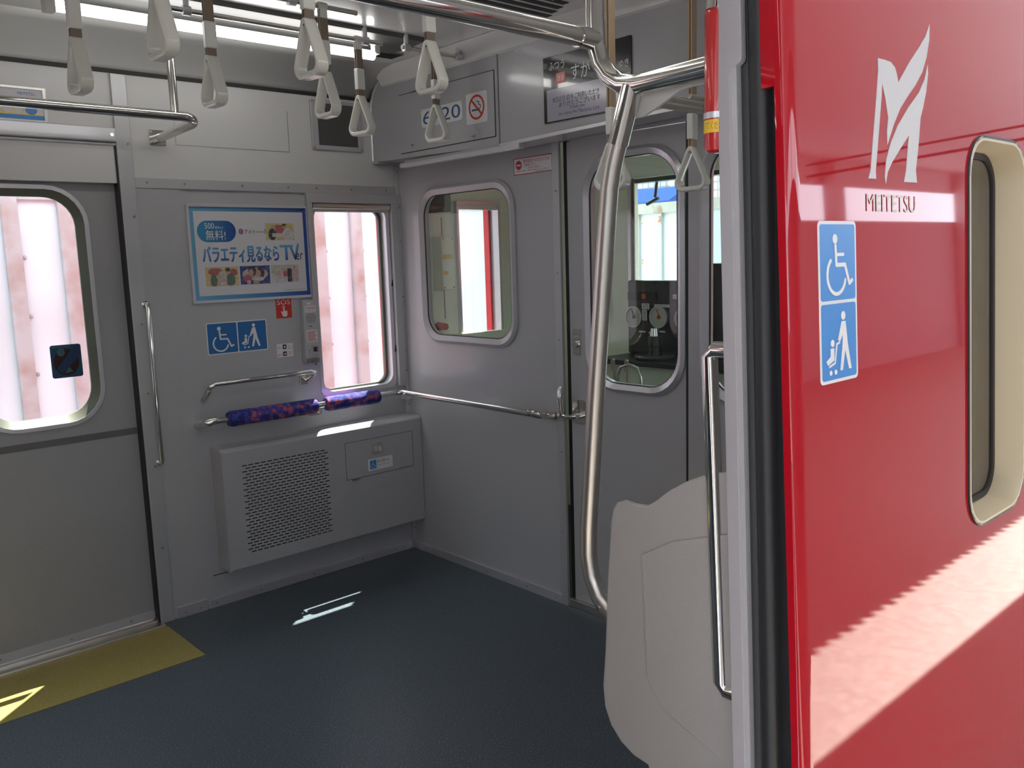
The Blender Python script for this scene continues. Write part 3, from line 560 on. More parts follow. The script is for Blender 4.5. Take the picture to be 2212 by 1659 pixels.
# speaker grille on the upper far wall
sp = MB().prism(FA, rr(-0.425, -0.180, 1.835, 2.038, .006), 0, .012).build('speaker_grille', M['wall'], bevel=.002); tag(sp, 'dark perforated speaker grille on the upper far wall near the corner', 'speaker')
MB().fbox(FA, -0.395, -0.205, 1.855, 2.025, .012, .014).build('perforated_plate', perf_mat('perforated_dark', (.05, .05, .048), (.16, .16, .155), 150, .28, .5), sp)
screws(FA, [(-.417, 1.843, .012), (-.188, 1.843, .012), (-.417, 2.03, .012), (-.188, 2.03, .012)], .003).build('screw', M['screw'], sp)
# seams of the service panel on the upper wall
m = MB(); m.fbox(FA, -0.995, -0.53, 1.817, 1.819, 0, .0008).fbox(FA, -0.997, -0.995, 1.817, 1.98, 0, .0008).fbox(FA, -0.53, -.528, 1.817, 1.98, 0, .0008); struct(m.build('trim_19', M['screw']))

# heater box
FHt = shift(FA, 0.10)
hx0, hx1 = -0.963, -0.001
m = MB(); m.loops([[Vector((x, 0, .66)), Vector((x, -.085, .655)), Vector((x, -.10, .642)), Vector((x, -.10, .165)), Vector((x, -.092, .155)), Vector((x, 0, .155))] for x in (hx0, hx1)])
he = m.build('heater_box', M['wall'], bevel=.003); tag(he, 'grey heater box with a slotted grille low on the far wall in the corner', 'heater')
m = MB(); ps = 0
R0, R1, C0, C1 = 0.222, 0.578, -0.882, -0.490
nr = 30; dz = (R1 - R0) / (nr - 1)
for j in range(nr):
    z = R0 + j * dz; off = 0.0 if j % 2 else 0.0135
    x = C0 + off
    while x + .020 < C1 + .003: m.fbox(FHt, x, x + .0205, z - .0021, z + .0021, 0.0002, .0008); x += .027
m.build('grille_slots', M['dark'], he)
hc = MB().ring(FHt, rr(-0.412, -0.055, 0.425, 0.590, .003), rr(-0.4105, -0.0565, 0.4265, 0.5885, .003), 0, .0006).build('hatch_seam', M['dark'], he)
MB().ring(FHt, rr(-.278, -.222, .518, .568, .003), rr(-.268, -.232, .527, .551, .002), 0, .004).build('latch_frame', M['satin'], he); MB().fbox(FHt, -.268, -.232, .527, .551, 0, .001).build('latch_recess', M['chrome'], he)
MB().fbox(FHt, -.385, -.345, .418, .426, 0, .003).fbox(FHt, -.125, -.09, .424, .431, 0, .003).build('hinge', M['screw'], he)
struct(MB().fbox(FHt, -0.9635, -0.955, .16, .645, -.0002, .0006).build('trim_20', M['wall']))
bl = MB().fbox(FHt, -.300, -.170, .445, .498, 0, .001).build('belt_label', M['sticker_white']); tag(bl, 'white wheelchair belt label with a small blue symbol on the heater box', 'label')
G = shift(FHt, .001); MB().fbox(G, -.290, -.257, .452, .490, 0, .0004).build('blue_square', M['sticker_blue_out'], bl)
m = MB(); wheelchair(m, shift(G, .0004), -.290, .454, .033, 0, .0003); m.build('symbol', M['sticker_white'], bl)
MB().text(G, '車いす固定ベルト', -.250, -.186, .475, .488, .0004).text(G, 'Wheelchair securing belt', -.250, -.186, .462, .467, .0004).build('print', M['ink_black'], bl)

# padded handrail round the corner
hr = empty('padded_handrail', (-1.0, -0.1, 0.77), 'chrome handrail with two blue patterned pads running round the corner of the car', 'handrail')
zr = 0.775
path = [(-0.985, -0.1, zr - .004)] + [(-0.15 + .05 * math.sin(a), -0.15 + .05 * math.cos(a), zr + .001) for a in [math.pi / 2 * k / 8 for k in range(9)]] + [(-0.1, -0.958, zr - .004)]
MB().tube(path, .0125, 16).build('rail', M['chrome'], hr, smooth=True)
for x0, x1 in ((-0.925, -0.535), (-0.495, -0.225)):
    rs = [.012, .027, .031, .031, .027, .012]
    MB().tube([(x, -0.1, zr - .002 + .006 * 0) for x in (x0, x0 + .003, x0 + .014, x1 - .014, x1 - .003, x1)], .028, 20, rs=rs).build('pad', M['fabric'], hr, smooth=True)
MB().tube([(-0.965, -0.1, zr), (-0.985, -0.1, zr - .001), (-1.000, -0.092, zr - .004), (-1.006, -0.06, zr - .012), (-1.006, -0.02, zr - .022), (-1.006, 0, zr - .026)], .016, 12, rs=[.0135, .016, .018, .018, .018, .02]).build('end_bracket', M['chrome'], hr, smooth=True)
MB().tube([(-0.1, -0.935, zr), (-0.1, -0.962, zr - .001), (-0.090, -0.975, zr - .004), (-0.06, -0.980, zr - .010), (-0.02, -0.978, zr - .018), (0.0, -0.976, zr - .022)], .016, 12, rs=[.0135, .016, .018, .018, .018, .02]).build('end_bracket', M['chrome'], hr, smooth=True)
MB().tube([(-0.52, -0.1, zr - .01), (-0.52, -0.1, zr - .035), (-0.52, -0.03, zr - .05), (-0.52, 0, zr - .05)], .007, 10).tube([(-0.03, -.115, zr - .008), (-0.03, -.115, zr - .03), (-0.01, -.06, zr - .035)], .004, 8).box(-.035, 0, -.04, 0, zr - .05, zr - .015).build('wall_bracket', M['alu'], hr)
# short grab bar above
gb = MB(); gb.tube([(-.975, 0, .845), (-.976, -.03, .858), (-.977, -.062, .885), (-.972, -.078, .905), (-.955, -.082, .913), (-.54, -.082, .915), (-.525, -.078, .912), (-.520, -.055, .893), (-.520, -.02, .875), (-.520, 0, .87)], .010, 10, rs=[.012, .011, .011, .010, .009, .009, .010, .010, .011, .012])
gb = gb.build('grab_bar', M['chrome'], smooth=True); tag(gb, 'short chrome grab bar on the far wall above the padded handrail', 'grab bar')
MB().prism(FA, rr(-.555, -.515, .855, .895, .008), 0, .012).build('mounting_foot', M['chrome'], gb, bevel=.002)
# vertical door handrails
def door_rail(x, name, label, y, z0, z1, sgn, r=.0105, lean=False):
    so = (.030 if sgn < 0 else .055) * sgn
    pts = [(x + .02, y, z0), (x + .012, y + so, z0), (x, y + so, z0 + .012)] if False else [(x, y, z0), (x, y + so * .8, z0), (x, y + so, z0 + .012), (x, y + so, z1 - .012), (x, y + so * .8, z1), (x, y, z1)]
    if lean: pts = [(a, b + LEAN * (c - 1.4) * 1.0, c) for a, b, c in pts]
    o = MB().tube(pts, r, 14).build(name, M['chrome'], smooth=True); tag(o, label, 'handrail')
    q = []
    for z in (z0, z1): q.append((x, y + (LEAN * (z - 1.4) if lean else 0), z))
    m = MB()
    for (a, b, c) in q: m.tube([(a, b, c), (a, b + .004 * sgn, c)], r * 1.5, 14)
    m.build('flange', M['chrome'], o); return o
door_rail(-1.168, 'door_handrail', 'slim vertical steel handrail beside the closed far door', -0.012, 0.635, 1.232, -1, .0085)

# overhead rail by the far door
ov = MB(); xe = -1.065
pts = [(X0 + .3, -.375, 1.860), (xe - .05, -.375, 1.860)] + [(xe - .05 + .05 * math.sin(a), -.375 + .05 * (1 - math.cos(a)), 1.860 - .002 * k) for k, a in enumerate([math.pi / 2 * k / 8 for k in range(1, 9)])] + [(xe, -.02, 1.835), (xe, 0, 1.835)]
ov = ov.tube(pts, .016, 16).build('overhead_rail', M['chrome'], smooth=True); tag(ov, 'chrome overhead rail bent back to the upper wall beside the far door', 'rail')
MB().tube([(-1.143, -.375, 1.862), (-1.143, -.375, CEIL)], .0135, 14).build('hanger', M['chrome'], ov, smooth=True)
fp = MB().prism(FA, rr(xe - .030, xe + .030, 1.812, 1.866, .004), 0, .005).build('flange', M['chrome'], ov); screws(FA, [(xe - .023, 1.819, .005), (xe + .023, 1.819, .005), (xe - .023, 1.859, .005), (xe + .023, 1.859, .005)], .0035).build('screw', M['screw'], fp)

# ------------------------------------------------------------------ ceiling fittings
def lamp(x0, x1, y, name, label):
    e = empty(name, ((x0 + x1) / 2, y, CEIL), label, 'lamp', 'fluorescent ceiling lamps')
    MB().tube([(x0, y, 2.106), (x1, y, 2.106)], .0165, 18).build('tube', M['tube'], e, smooth=True)
    m = MB(); m.loops([[Vector((x, y + .125, CEIL)), Vector((x, y + .11, 2.152)), Vector((x, y + .03, 2.148)), Vector((x, y - .03, 2.148)), Vector((x, y - .11, 2.152)), Vector((x, y - .125, CEIL))] for x in (x0 - .12, x1 + .15)])
    m.build('tray', M['tray'], e)
    MB().box(x0 - .03, x0, y - .018, y + .018, 2.085, 2.15).box(x1 - .002, x1 + .022, y - .014, y + .014, 2.110, 2.15).build('socket', M['white'], e, bevel=.003)
lamp(-1.53, -0.462, -0.545, 'ceiling_lamp', 'long bare fluorescent tube on the ceiling above the far side near the corner')
lamp(-1.53, -0.462, -2.05, 'ceiling_lamp', 'long bare fluorescent tube on the ceiling above the open doorway')
for xx in (-2.95, -4.4):
    for yy in (-.545, -2.05): lamp(xx - .55, xx + .55, yy, 'ceiling_lamp', 'long bare fluorescent tube further down the car than the pictured corner')
# ceiling vent slots
cvn = MB().box(-2.4, -0.13, -1.40, -1.145, 2.150, CEIL).build('ceiling_air_duct', M['ceil'], bevel=.004); tag(cvn, 'long ceiling air outlet with dark parallel slots in the middle of the ceiling', 'air outlet')
m = MB()
for i in range(4): m.box(-2.35, -0.185 - .02 * i, -1.19 - .045 * i, -1.163 - .045 * i, 2.1485, 2.1515)
m.build('slots', M['dark'], cvn)
gr = MB().box(-0.44, -0.235, -0.42, -0.335, CEIL - .006, CEIL).build('ceiling_grille', M['screw']); tag(gr, 'small dark ceiling grille past the end of the fluorescent lamp', 'grille')
m = MB()
for i in range(6): m.box(-.435, -.24, -.415 + i * .013, -.408 + i * .013, CEIL - .0075, CEIL - .006)
m.build('slots', M['dark'], gr)
m = MB()
for x in (-1.36,): m.box(x - .001, x + .001, -.5, -.02, CEIL - .001, CEIL)
struct(m.build('trim_21', M['screw']))

# ---- strap rods and straps
def rod(y, x0, x1, sup, label):
    o = MB().tube([(x0, y, 2.118), (x1, y, 2.118)], .0075, 12).build('strap_rod', M['chrome'], smooth=True); tag(o, label, 'rod', 'rods carrying the hanging straps')
    m = MB()
    for x in sup:
        m.tube([(x, y, 2.118), (x, y, CEIL)], .009, 10); m.tube([(x - .012, y, 2.118), (x + .012, y, 2.118)], .014, 12)
    m.build('support', M['alu'], o, smooth=True)
rod(-.665, -1.30, -.505, (-1.2, -.575), 'thin steel strap rod nearest the far wall below the ceiling lamp')
rod(-.665 + .0, -.42, -.13, (-.4, -.16), 'short thin strap rod between the lamp end and the header')
rod(-.935, -2.6, -.78, (-2.2, -1.0), 'thin steel strap rod second from the far wall')
rod(-1.41, -2.6, -.40, (-2.2, -.55), 'thin steel strap rod along the middle of the ceiling')
rod(-1.78, -1.0, -.13, (-.9, -.18), 'thin steel strap rod above the near seat')
def make_strap(zb, hh, top, beltm, name='hand_strap'):
    """origin at the rod; handle ring lies across the car"""
    e = bpy.data.objects.new(name, None); COL.objects.link(e); e.empty_display_size = .05
    e.location = (0, 0, 0)
    hz = zb - top; F = Fr((0, 0, 0), (0, 1, 0), (0, 0, 1), (1, 0, 0))
    W2 = hh * .40
    def tri(w, t0, b0, rb, rt, k=6):      # rounded triangle outline
        pts = []
        def arcp(cx, cz, r, a0, a1):
            for i in range(k + 1):
                a = math.radians(a0 + (a1 - a0) * i / k); pts.append((cx + r * math.cos(a), cz + r * math.sin(a)))
        arcp(0, t0 - rt, rt, 20, 160); arcp(-w + rb, b0 + rb, rb, 165, 270); arcp(w - rb, b0 + rb, rb, -90, 15); return pts
    po = tri(W2, hz + hh, hz, .026, .012); pi = tri(W2 - .0115, hz + hh - .014, hz + .014, .016, .004)
    m = MB(); L = []
    for P, c in ((po, -.0095), (po, .0095)): pass
    n = len(po); mid = lambda f: [(a[0] + (b[0] - a[0]) * f, a[1] + (b[1] - a[1]) * f) for a, b in zip(po, pi)]
    for f, c in ((0, -.013), (0, .013), (.25, .0165), (.75, .0165), (1, .013), (1, -.013), (.75, -.0165), (.25, -.0165), (0, -.013)): L.append([F.p(a, b, c) for a, b in mid(f)])
    V = [[m.bm.verts.new(p) for p in q] for q in L[:-1]]
    for i in range(8):
        A, B = V[i], V[(i + 1) % 8]
        for j in range(n): m.bm.faces.new((A[j], A[(j + 1) % n], B[(j + 1) % n], B[j]))
    m.build('handle', M['white'], e, smooth=True)
    zt = hz + hh
    MB().box(-.0135, .0135, -.006, -.0025, zt - .016, 0).box(-.0135, .0135, .0025, .006, zt - .016, 0).box(-.0135, .0135, -.006, .006, zt - .018, zt - .0145).build('belt', beltm, e)
    MB().box(-.0165, .0165, -.0095, .0095, zt + .018, zt + .088).build('sleeve', M['white_sleeve'], e, bevel=.003)
    MB().tube([(-.014, 0, .001), (.014, 0, .001)], .0115, 12).box(-.012, .012, -.009, .009, -.034, -.002).build('clip', M['white_sleeve'], e, bevel=.001)
    return e
base = make_strap(1.798, .136, 2.118, M['belt'])
low = make_strap(1.532, .125, 2.118, M['belt_lit'])
SP = [(base, -1.60, -.935, 'white hand strap at the upper left corner in front of the ceiling lamp', .0),
      (base, -1.575, -1.41, 'large near hand strap cut by the top of the photo above the left rail hanger', .0),
      (base, -1.255, -.935, 'white hand strap hanging just right of the vertical rail hanger', .0),
      (base, -1.225, -1.41, 'near white hand strap overlapping another strap left of centre', .02),
      (base, -.900, -.935, 'white hand strap hanging in front of the dark speaker grille', .0),
      (base, -.605, -.665, 'white hand strap hanging from the rod end beside the lamp tip', .15),
      (base, -.868, -1.41, 'large white hand strap hanging right below the near overhead bar', .0),
      (base, -.275, -.665, 'small distant hand strap in front of the 6720 number plate', .12),
      (low, -.535, -1.745, 'tan belted hand strap partly behind the slanted steel pole', .15),
      (low, -.255, -1.80, 'low hand strap hanging in front of the crew door window edge', .12)]
used = set()
for src, x, y, lab, rz in SP:
    o = src if id(src) not in used else copy_tree(src); used.add(id(src))
    o.location = (x, y, 2.118); o.rotation_euler = (0, 0, rz); tag(o, lab, 'hand strap', 'hand straps under the ceiling')

# ------------------------------------------------------------------ near door side: poles, partition, rack
PX = -1.14
po_ = empty('door_pole', (PX, -2.23, .7), 'bent steel pole assembly rising beside the seat end partition to the ceiling', 'pole')
MB().tube([(PX, -2.234, CEIL), (PX, -2.234, 1.76), (PX, -2.236, 1.725), (PX, -2.247, 1.692), (PX, -2.266, 1.668), (PX, -2.292, 1.652), (PX, -2.33, 1.645), (PX, -2.520, 1.650)], .0165, 20).build('ceiling_tube', M['chrome'], po_, smooth=True)
MB().tube([(PX, -2.316, 1.645), (PX, -2.306, 1.615), (PX, -2.283, 1.552)], .0185, 18).build('socket', M['chrome'], po_, smooth=True)
sl = [(PX, -2.318, 1.65), (PX, -2.272, 1.520), (PX, -2.263, 1.480), (PX, -2.257, 1.43), (PX, -2.221, 1.089), (PX, -2.197, .84), (PX, -2.196, .79), (PX, -2.203, .745), (PX, -2.222, .708), (PX, -2.245, .690), (PX, -2.275, .672)]
MB().tube(sl, .0165, 20).build('slanted_tube', M['satin'], po_, smooth=True)
screws(Fr((PX, 0, 0), (0, -1, 0), (0, 0, 1), (-1, 0, 0)), [(2.296, 1.585, .018), (2.235, .695, .016)], .004).build('screw', M['screw'], po_)
nb = MB().tube([(X0 + .3, -2.234, 1.735), (PX - .01, -2.234, 1.735)], .0165, 20).build('overhead_bar', M['chrome'], smooth=True); tag(nb, 'thick chrome overhead bar crossing the top of the doorway to the bent pole', 'rail')
MB().tube([(PX - .045, -2.234, 1.735), (PX, -2.234, 1.735)], .0185, 20).build('collar', M['chrome'], nb, smooth=True)
# partition
FP = Fr((PX - .028, 0, 0), (0, 1, 0), (0, 0, 1), (-1, 0, 0))
pp = [(1325, 1098), (1333, 1085), (1350, 1080), (1372, 1088), (1398, 1092), (1415, 1083), (1445, 1060), (1480, 1041), (1520, 1027), (1578, 1017)]
P = [on(0, PX - .026, a, b) for a, b in pp]; P2 = [(p.y, p.z) for p in P]
P2 += [(-2.545, P2[-1][1])]
low_ = [on(0, PX - .026, a, b) for a, b in ((1400, 1652), (1370, 1632), (1342, 1602), (1320, 1565), (1307, 1525), (1303, 1480), (1308, 1400), (1313, 1250), (1321, 1120))]
P2 += [(-2.56, .33), (-2.50, .335), (-2.43, .352), (-2.375, .380)] + [(p.y, p.z) for p in low_]
pa = MB().prism(FP, P2, 0, -.010).build('seat_end_partition', M['part'], smooth=False, bevel=.004); tag(pa, 'large cream seat end partition with a curved outline beside the open doorway', 'partition')
emb = [(-2.375, .86), (-2.545, .93), (-2.55, .455), (-2.42, .50), (-2.385, .56)]
m = MB(); m.prism(FP, [(-2.352, .832), (-2.420, .872), (-2.545, .915), (-2.55, .50), (-2.40, .555), (-2.362, .60)], .0, .0025); m.build('moulded_panel', M['part'], pa, bevel=.0024)
# luggage rack
rk = empty('luggage_rack', (-.6, -2.4, 1.62), 'luggage rack of steel tubes above the near seat with a frosted end plate', 'luggage rack')
MB().tube([(-1.10, -2.30, 1.632), (-.14, -2.30, 1.632)], .013, 14).build('front_tube', M['satin'], rk, smooth=True)
m = MB()
for i in range(5): m.tube([(-1.10, -2.335 - i * .035, 1.618), (-.14, -2.335 - i * .035, 1.615)], .004, 8)
m.build('shelf_rod', M['satin'], rk)
MB().tube([(-.2, -2.30, 1.625), (-.2, -2.50, 1.66)], .008, 10).build('support_arm', M['satin'], rk)
FR = Fr((-1.115, 0, 0), (0, 1, 0), (0, 0, 1), (-1, 0, 0))
ep = [on(0, -1.115, a, b) for a, b in ((1372, 254), (1390, 254), (1430, 228), (1471, 197), (1500, 187), (1540, 181), (1575, 178), (1575, 122), (1526, 130), (1470, 138), (1440, 148), (1425, 165), (1400, 200), (1375, 222), (1366, 240))]
MB().prism(FR, [(p.y, p.z) for p in ep], 0, .006).build('end_plate', M['frost'], rk)
# extinguisher
exx, exy = -1.186, -2.519
ex = MB().tube([(exx, exy, z) for z in (1.510, 1.513, 1.522, 1.708, 1.718, 1.723)], .020, 24, rs=[.013, .018, .020, .020, .017, .010]).build('fire_extinguisher', M['extinguisher'], smooth=True); tag(ex, 'red cylinder with a yellow label hanging at the top of the door jamb', 'fire extinguisher')
MB().tube([(exx, exy, 1.538), (exx, exy, 1.557)], .0206, 24).build('yellow_label', M['yellow_label'], ex, smooth=True)
MB().tube([(exx, exy, 1.559), (exx, exy, 1.568)], .0212, 24).build('clamp_band', M['alu'], ex, smooth=True)
MB().tube([(exx, exy, 1.715), (exx, exy, 1.76)], .014, 18, rs=[.020, .012]).build('valve', M['chrome'], ex, smooth=True)
vd = (CAM - Vector((exx, exy, 1.575))); vd.z = 0; vd.normalize(); un = Vector((-vd.y, vd.x, 0))
MB().text(Fr(Vector((exx, exy, 0)) + vd * .0208, un, (0, 0, 1), vd), 'てください', -.017, .012, 1.542, 1.553, .0006).build('label_print', M['ink_red'], ex)
# near inner wall and jamb (leans with the side)
def leanm(o, L=.033):
    for v in o.data.vertices: v.co.y += L * (v.co.z - 1.4)
    return o
JY = -2.537; LJ = .033
m = MB()
nx0, nx1 = -0.565, -0.262
m.box(-1.2, nx0, JY - .03, JY, 0, CEIL).box(nx1, 0, JY - .03, JY, 0, CEIL).box(nx0, nx1, JY - .03, JY, 0, .80).box(nx0, nx1, JY - .03, JY, 1.56, CEIL)
m.box(X0, -2.51, JY - .03, JY, 0, CEIL).box(-2.51, -1.2, JY - .03, JY, 1.80, CEIL)
struct(leanm(m.build('wall_near', M['wall'])))
# jamb facing the doorway: shaped plate (wider above z 1.63)
FJ = Fr((-1.2, 0, 0), (0, 1, 0), (0, 0, 1), (-1, 0, 0))
jp = [(JY + .002, -.05), (JY + .002, 1.85), (JY - .040, 1.85), (JY - .040, 1.640), (JY - .038, 1.632), (JY - .026, 1.625), (JY - .020, 1.612), (JY - .020, 1.55), (JY - .021, 1.48), (JY - .022, -.05)]
struct(leanm(MB().prism(FJ, jp, 0.002, -.012).build('door_jamb', M['grey_jamb'], bevel=.0015)))
# rubber nose of the open door leaf and dark pocket
m = MB(); y0, y1 = JY - .024, -2.640
nose = [(-1.185, y0 + .008), (-1.188, y0 - .008), (-1.184, y0 - .016), (-1.186, y0 - .022)] + [(-1.190 - .011 * math.sin(a), y0 - .037 + .015 * math.cos(a)) for a in [math.pi * k / 8 for k in range(9)]] + [(-1.184, y0 - .054), (-1.186, y0 - .060), (-1.190, y0 - .066), (-1.190, y0 - .076), (-1.180, y0 - .082), (-1.16, y0 - .082), (-1.16, y0 + .008)]
m.loops([[Vector((x, y, z)) for x, y in nose] for z in (-.05, 1.85)])
o = leanm(m.build('door_4', M['rubber'], smooth=True)); struct(o)
# near outer side: red panel with window opening and rounded door edge
m = MB()
m.ring(FN, rr(-1.180, 0.10, -.35, 2.30, .0005), rr(nx0, nx1, .803, 1.562, .075), 0, -.02)
m.ring(FN, rr(0.10, 1.05, -.35, 2.30, .0005), rr(.25, .85, .85, 1.70, .06), 0, -.02)
m.fbox(FN, 1.05, 2.9, -.35, 2.30, 0, -.02)  # added stretch past the cab, matching the slab that lengthens the shade
ed = [(-1.18, 0)]
for k in range(7):
    a = math.pi / 2 * k / 6; ed.append((-1.186 - .016 * math.sin(a), -.016 + .016 * math.cos(a)))
ed += [(-1.202, -.024), (-1.190, -.024), (-1.185, -.024), (-1.18, -.020)]
m.loops([[FN.p(a, z, c) for a, c in ed] for z in (-.35, 2.30)])
struct(m.build('wall_outer_near', M['red'], smooth=True))
struct(MB().prism(FN, [(-1.2025, 1.590), (-1.2025, 2.2), (-1.192, 2.2), (-1.192, 1.590)], -.044, -.022).build('trim_22', M['red']))
m = MB(); m.loops([[FN.p(a, z, c) for a, c in ((-2.51, 0), (-2.51, -.02), (X0, -.02), (X0, 0))] for z in (-.35, 2.3)]).loops([[FN.p(a, z, c) for a, c in ((-1.2, 0), (-1.2, -.02), (-2.51, -.02), (-2.51, 0))] for z in (1.86, 2.3)])
struct(m.build('wall_outer_near_rear', M['red']))
w4 = MB(); L = []
for w, n in ((-.004, .0), (-.004, .004), (.004, .004), (.012, -.052), (.016, -.056)): L.append([FN.p(a, b, n) for a, b in rr(nx0 + w, nx1 - w, .803 + w, 1.562 - w, .075 - w * .6)])
w4.loops(L, cap=False); w4 = w4.build('window_4', M['cream_frame'], smooth=True); struct(w4)
MB().ring(FN, rr(nx0 + .014, nx1 - .014, .817, 1.548, .066), rr(nx0 + .026, nx1 - .026, .829, 1.536, .056), -.056, -.050).build('gasket', M['rubber'], w4, smooth=True)
MB().ring(FN, rr(nx0 - .006, nx1 + .006, .797, 1.568, .081), rr(nx0 - .001, nx1 + .001, .802, 1.563, .076), .0, .004).build('edge_trim', M['rubber'], w4, smooth=True)
MB().prism(FN, rr(nx0 + .016, nx1 - .016, .819, 1.546, .06), -.058, -.054).build('pane', M['glass_dark'], w4)
# near door handrail
door_rail(-1.165, 'doorway_handrail', 'vertical steel handrail at the edge of the open doorway beside the partition', JY, 0.637, 1.208, 1, .0135, True)
# stickers and logo on the red side
a0, a1 = -1.135, -1.018
es = MB().prism(FN, rr(a0, a1, 1.160, 1.402, .008), 0, .0008).build('exterior_accessibility_sign', M['sticker_white']); tag(es, 'tall blue wheelchair and pushchair sticker on the red outer side of the car', 'sign')
G = shift(FN, .0008)
MB().prism(G, rr(a0 + .005, a1 - .005, 1.284, 1.397, .005), 0, .0004).prism(G, rr(a0 + .005, a1 - .005, 1.165, 1.279, .005), 0, .0004).build('blue_field', M['sticker_blue_out'], es)
m = MB(); wheelchair(m, shift(G, .0004), a0 + .002, 1.284, .110); m.build('wheelchair_symbol', M['sticker_white'], es); m = MB(); pram(m, shift(G, .0004), a0 + .004, 1.166, .108); m.build('pushchair_symbol', M['sticker_white'], es)
def n2(px, py):
    p = near(px, py) - FN.o; return (p.x, p.z)
z4 = lambda a, b: n2(1650 + a / 3.016, b / 3.016)
O1 = [(742, 380), (785, 390), (825, 405), (852, 440), (866, 490), (873, 540), (900, 490), (950, 400), (1010, 310), (1050, 240), (1078, 160), (1075, 260), (1058, 370), (1030, 470), (985, 555), (930, 635), (885, 710), (845, 810), (818, 895), (803, 945), (801, 850), (809, 770), (790, 640), (768, 540), (765, 620), (755, 750), (740, 950), (727, 1110), (729, 1165), (680, 1162), (694, 1110), (710, 900), (730, 650), (744, 450)]
O2 = [(1065, 422), (1067, 480), (1055, 600), (1035, 700), (1018, 770), (1005, 950), (988, 1110), (995, 1190), (912, 1185), (925, 1110), (937, 960), (943, 882), (880, 980), (835, 1055), (805, 1120), (793, 1198), (787, 1150), (796, 1040), (825, 930), (870, 820), (940, 700), (1010, 600), (1045, 520)]
lg = MB().prism(FN, [z4(*q) for q in O1], 0, .0008).prism(FN, [z4(*q) for q in O2], 0, .0008).build('company_logo', mat('logo_grey', (.55, .54, .54), .45)); tag(lg, 'pale grey winged letter M logo on the red outer side above the sticker', 'logo')
q0, q1, q2 = n2(1871, 458), n2(1977, 462), n2(1873, 418)
MB().text(FN, 'MEITETSU', q0[0], q1[0], q1[1] + .002, q2[1], .001).build('lettering', mat('logo_letter_grey', (.62, .60, .52), .45), lg)

# ------------------------------------------------------------------ driver's cab behind the bulkhead
m = MB()
m.box(.03, .34, .02, .05, 0, 2.1).box(.62, 1.1, .02, .05, 0, 2.1).box(.34, .62, .02, .05, 0, .92).box(.34, .62, .02, .05, 1.64, 2.1)
struct(m.build('wall_cab_side', M['cab']))
struct(MB().box(.0, 1.25, -2.62, .12, -.06, 0).build('floor_cab', M['console']))
m = MB(); m.box(1.0, 1.05, -.535, .05, 0, 2.1).box(1.0, 1.05, -2.55, -.535, 0, .75).box(1.0, 1.05, -2.55, -.535, 1.72, 2.1).box(1.0, 1.05, -1.62, -1.55, .75, 1.72)
struct(m.build('wall_cab_front', M['cab']))
struct(MB().box(.03, .25, -2.56, -2.53, 0, 2.1).box(.85, 1.0, -2.56, -2.53, 0, 2.1).box(.25, .85, -2.56, -2.53, 0, .85).box(.25, .85, -2.56, -2.53, 1.70, 2.1).build('wall_cab_near', M['cab']))
struct(MB().box(.985, 1.0, -.540, -.522, .5, 1.72).build('trim_23', M['alu']))
w5 = MB().box(.996, 1.004, -.552, -.535, 1.2, 1.72).build('window_5', M['gasket']); struct(w5); MB().box(1.01, 1.016, -2.5, -.535, .9, 1.72).build('pane', M['glass'], w5)
w6 = MB().ring(FA, rr(.34, .62, .92, 1.64, .01), rr(.352, .605, .935, 1.625, .02), -.06, -.0).build('window_6', M['alu']); struct(w6)
MB().box(.345, .612, .05, .053, .925, 1.635).build('pane', M['glass'], w6)
MB().box(.352, .605, .005, .03, 1.60, 1.64).build('top_rail', M['ceil'], w6); MB().box(.592, .606, .06, .10, .92, 1.625).build('red_edge', mat('door_edge_red', (.6, .02, .03), .4), w6)
MB().box(.43, .45, .02, .04, .93, .985).build('latch', M['alu'], w6)
# cab wall box and fan
cb = MB().box(.20, .275, -.05, .02, 1.22, 1.47).build('control_box', M['cab'], bevel=.004); tag(cb, 'pale control box on the cab side wall behind the bulkhead window', 'box')
FC = shift(FA, .05); MB().fbox(FC, .205, .262, 1.365, 1.385, 0, .001).fbox(FC, .208, .235, 1.292, 1.308, 0, .001).build('yellow_label', M['yellow_label'], cb); screws(FC, [(.21, 1.46, 0), (.265, 1.46, 0), (.21, 1.23, 0), (.265, 1.23, 0)], .004).build('screw', M['screw'], cb)
MB().tube([(.236, -.01, 1.47), (.236, -.01, 1.56)], .003, 8).tube([(.236, -.01, 1.22), (.236, -.01, 1.08)], .003, 8).build('cable', M['screw'], cb)
kb = MB().tube([(.215, -.04, 1.045), (.215, .02, 1.045)], .018, 16, rs=[.016, .02]).build('red_knob', M['sticker_red'], smooth=True); tag(kb, 'small red knob on the cab side wall below the control box', 'knob')
fn = MB().tube([(.13, -.02, 1.62), (.13, -.10, 1.62)], .045, 20).box(.17, .205, -.08, .02, 1.60, 1.66).build('cab_fan', M['console'], smooth=True); tag(fn, 'black round fan unit at the top left inside the cab', 'fan')
MB().box(.205, .25, -.07, .02, 1.585, 1.665).build('mount', mat('cab_box_grey', (.25, .28, .26), .5), fn)
struct(MB().box(.03, .95, -.02, .02, .0, 1.0).build('wall_cab_lower', M['cab']))
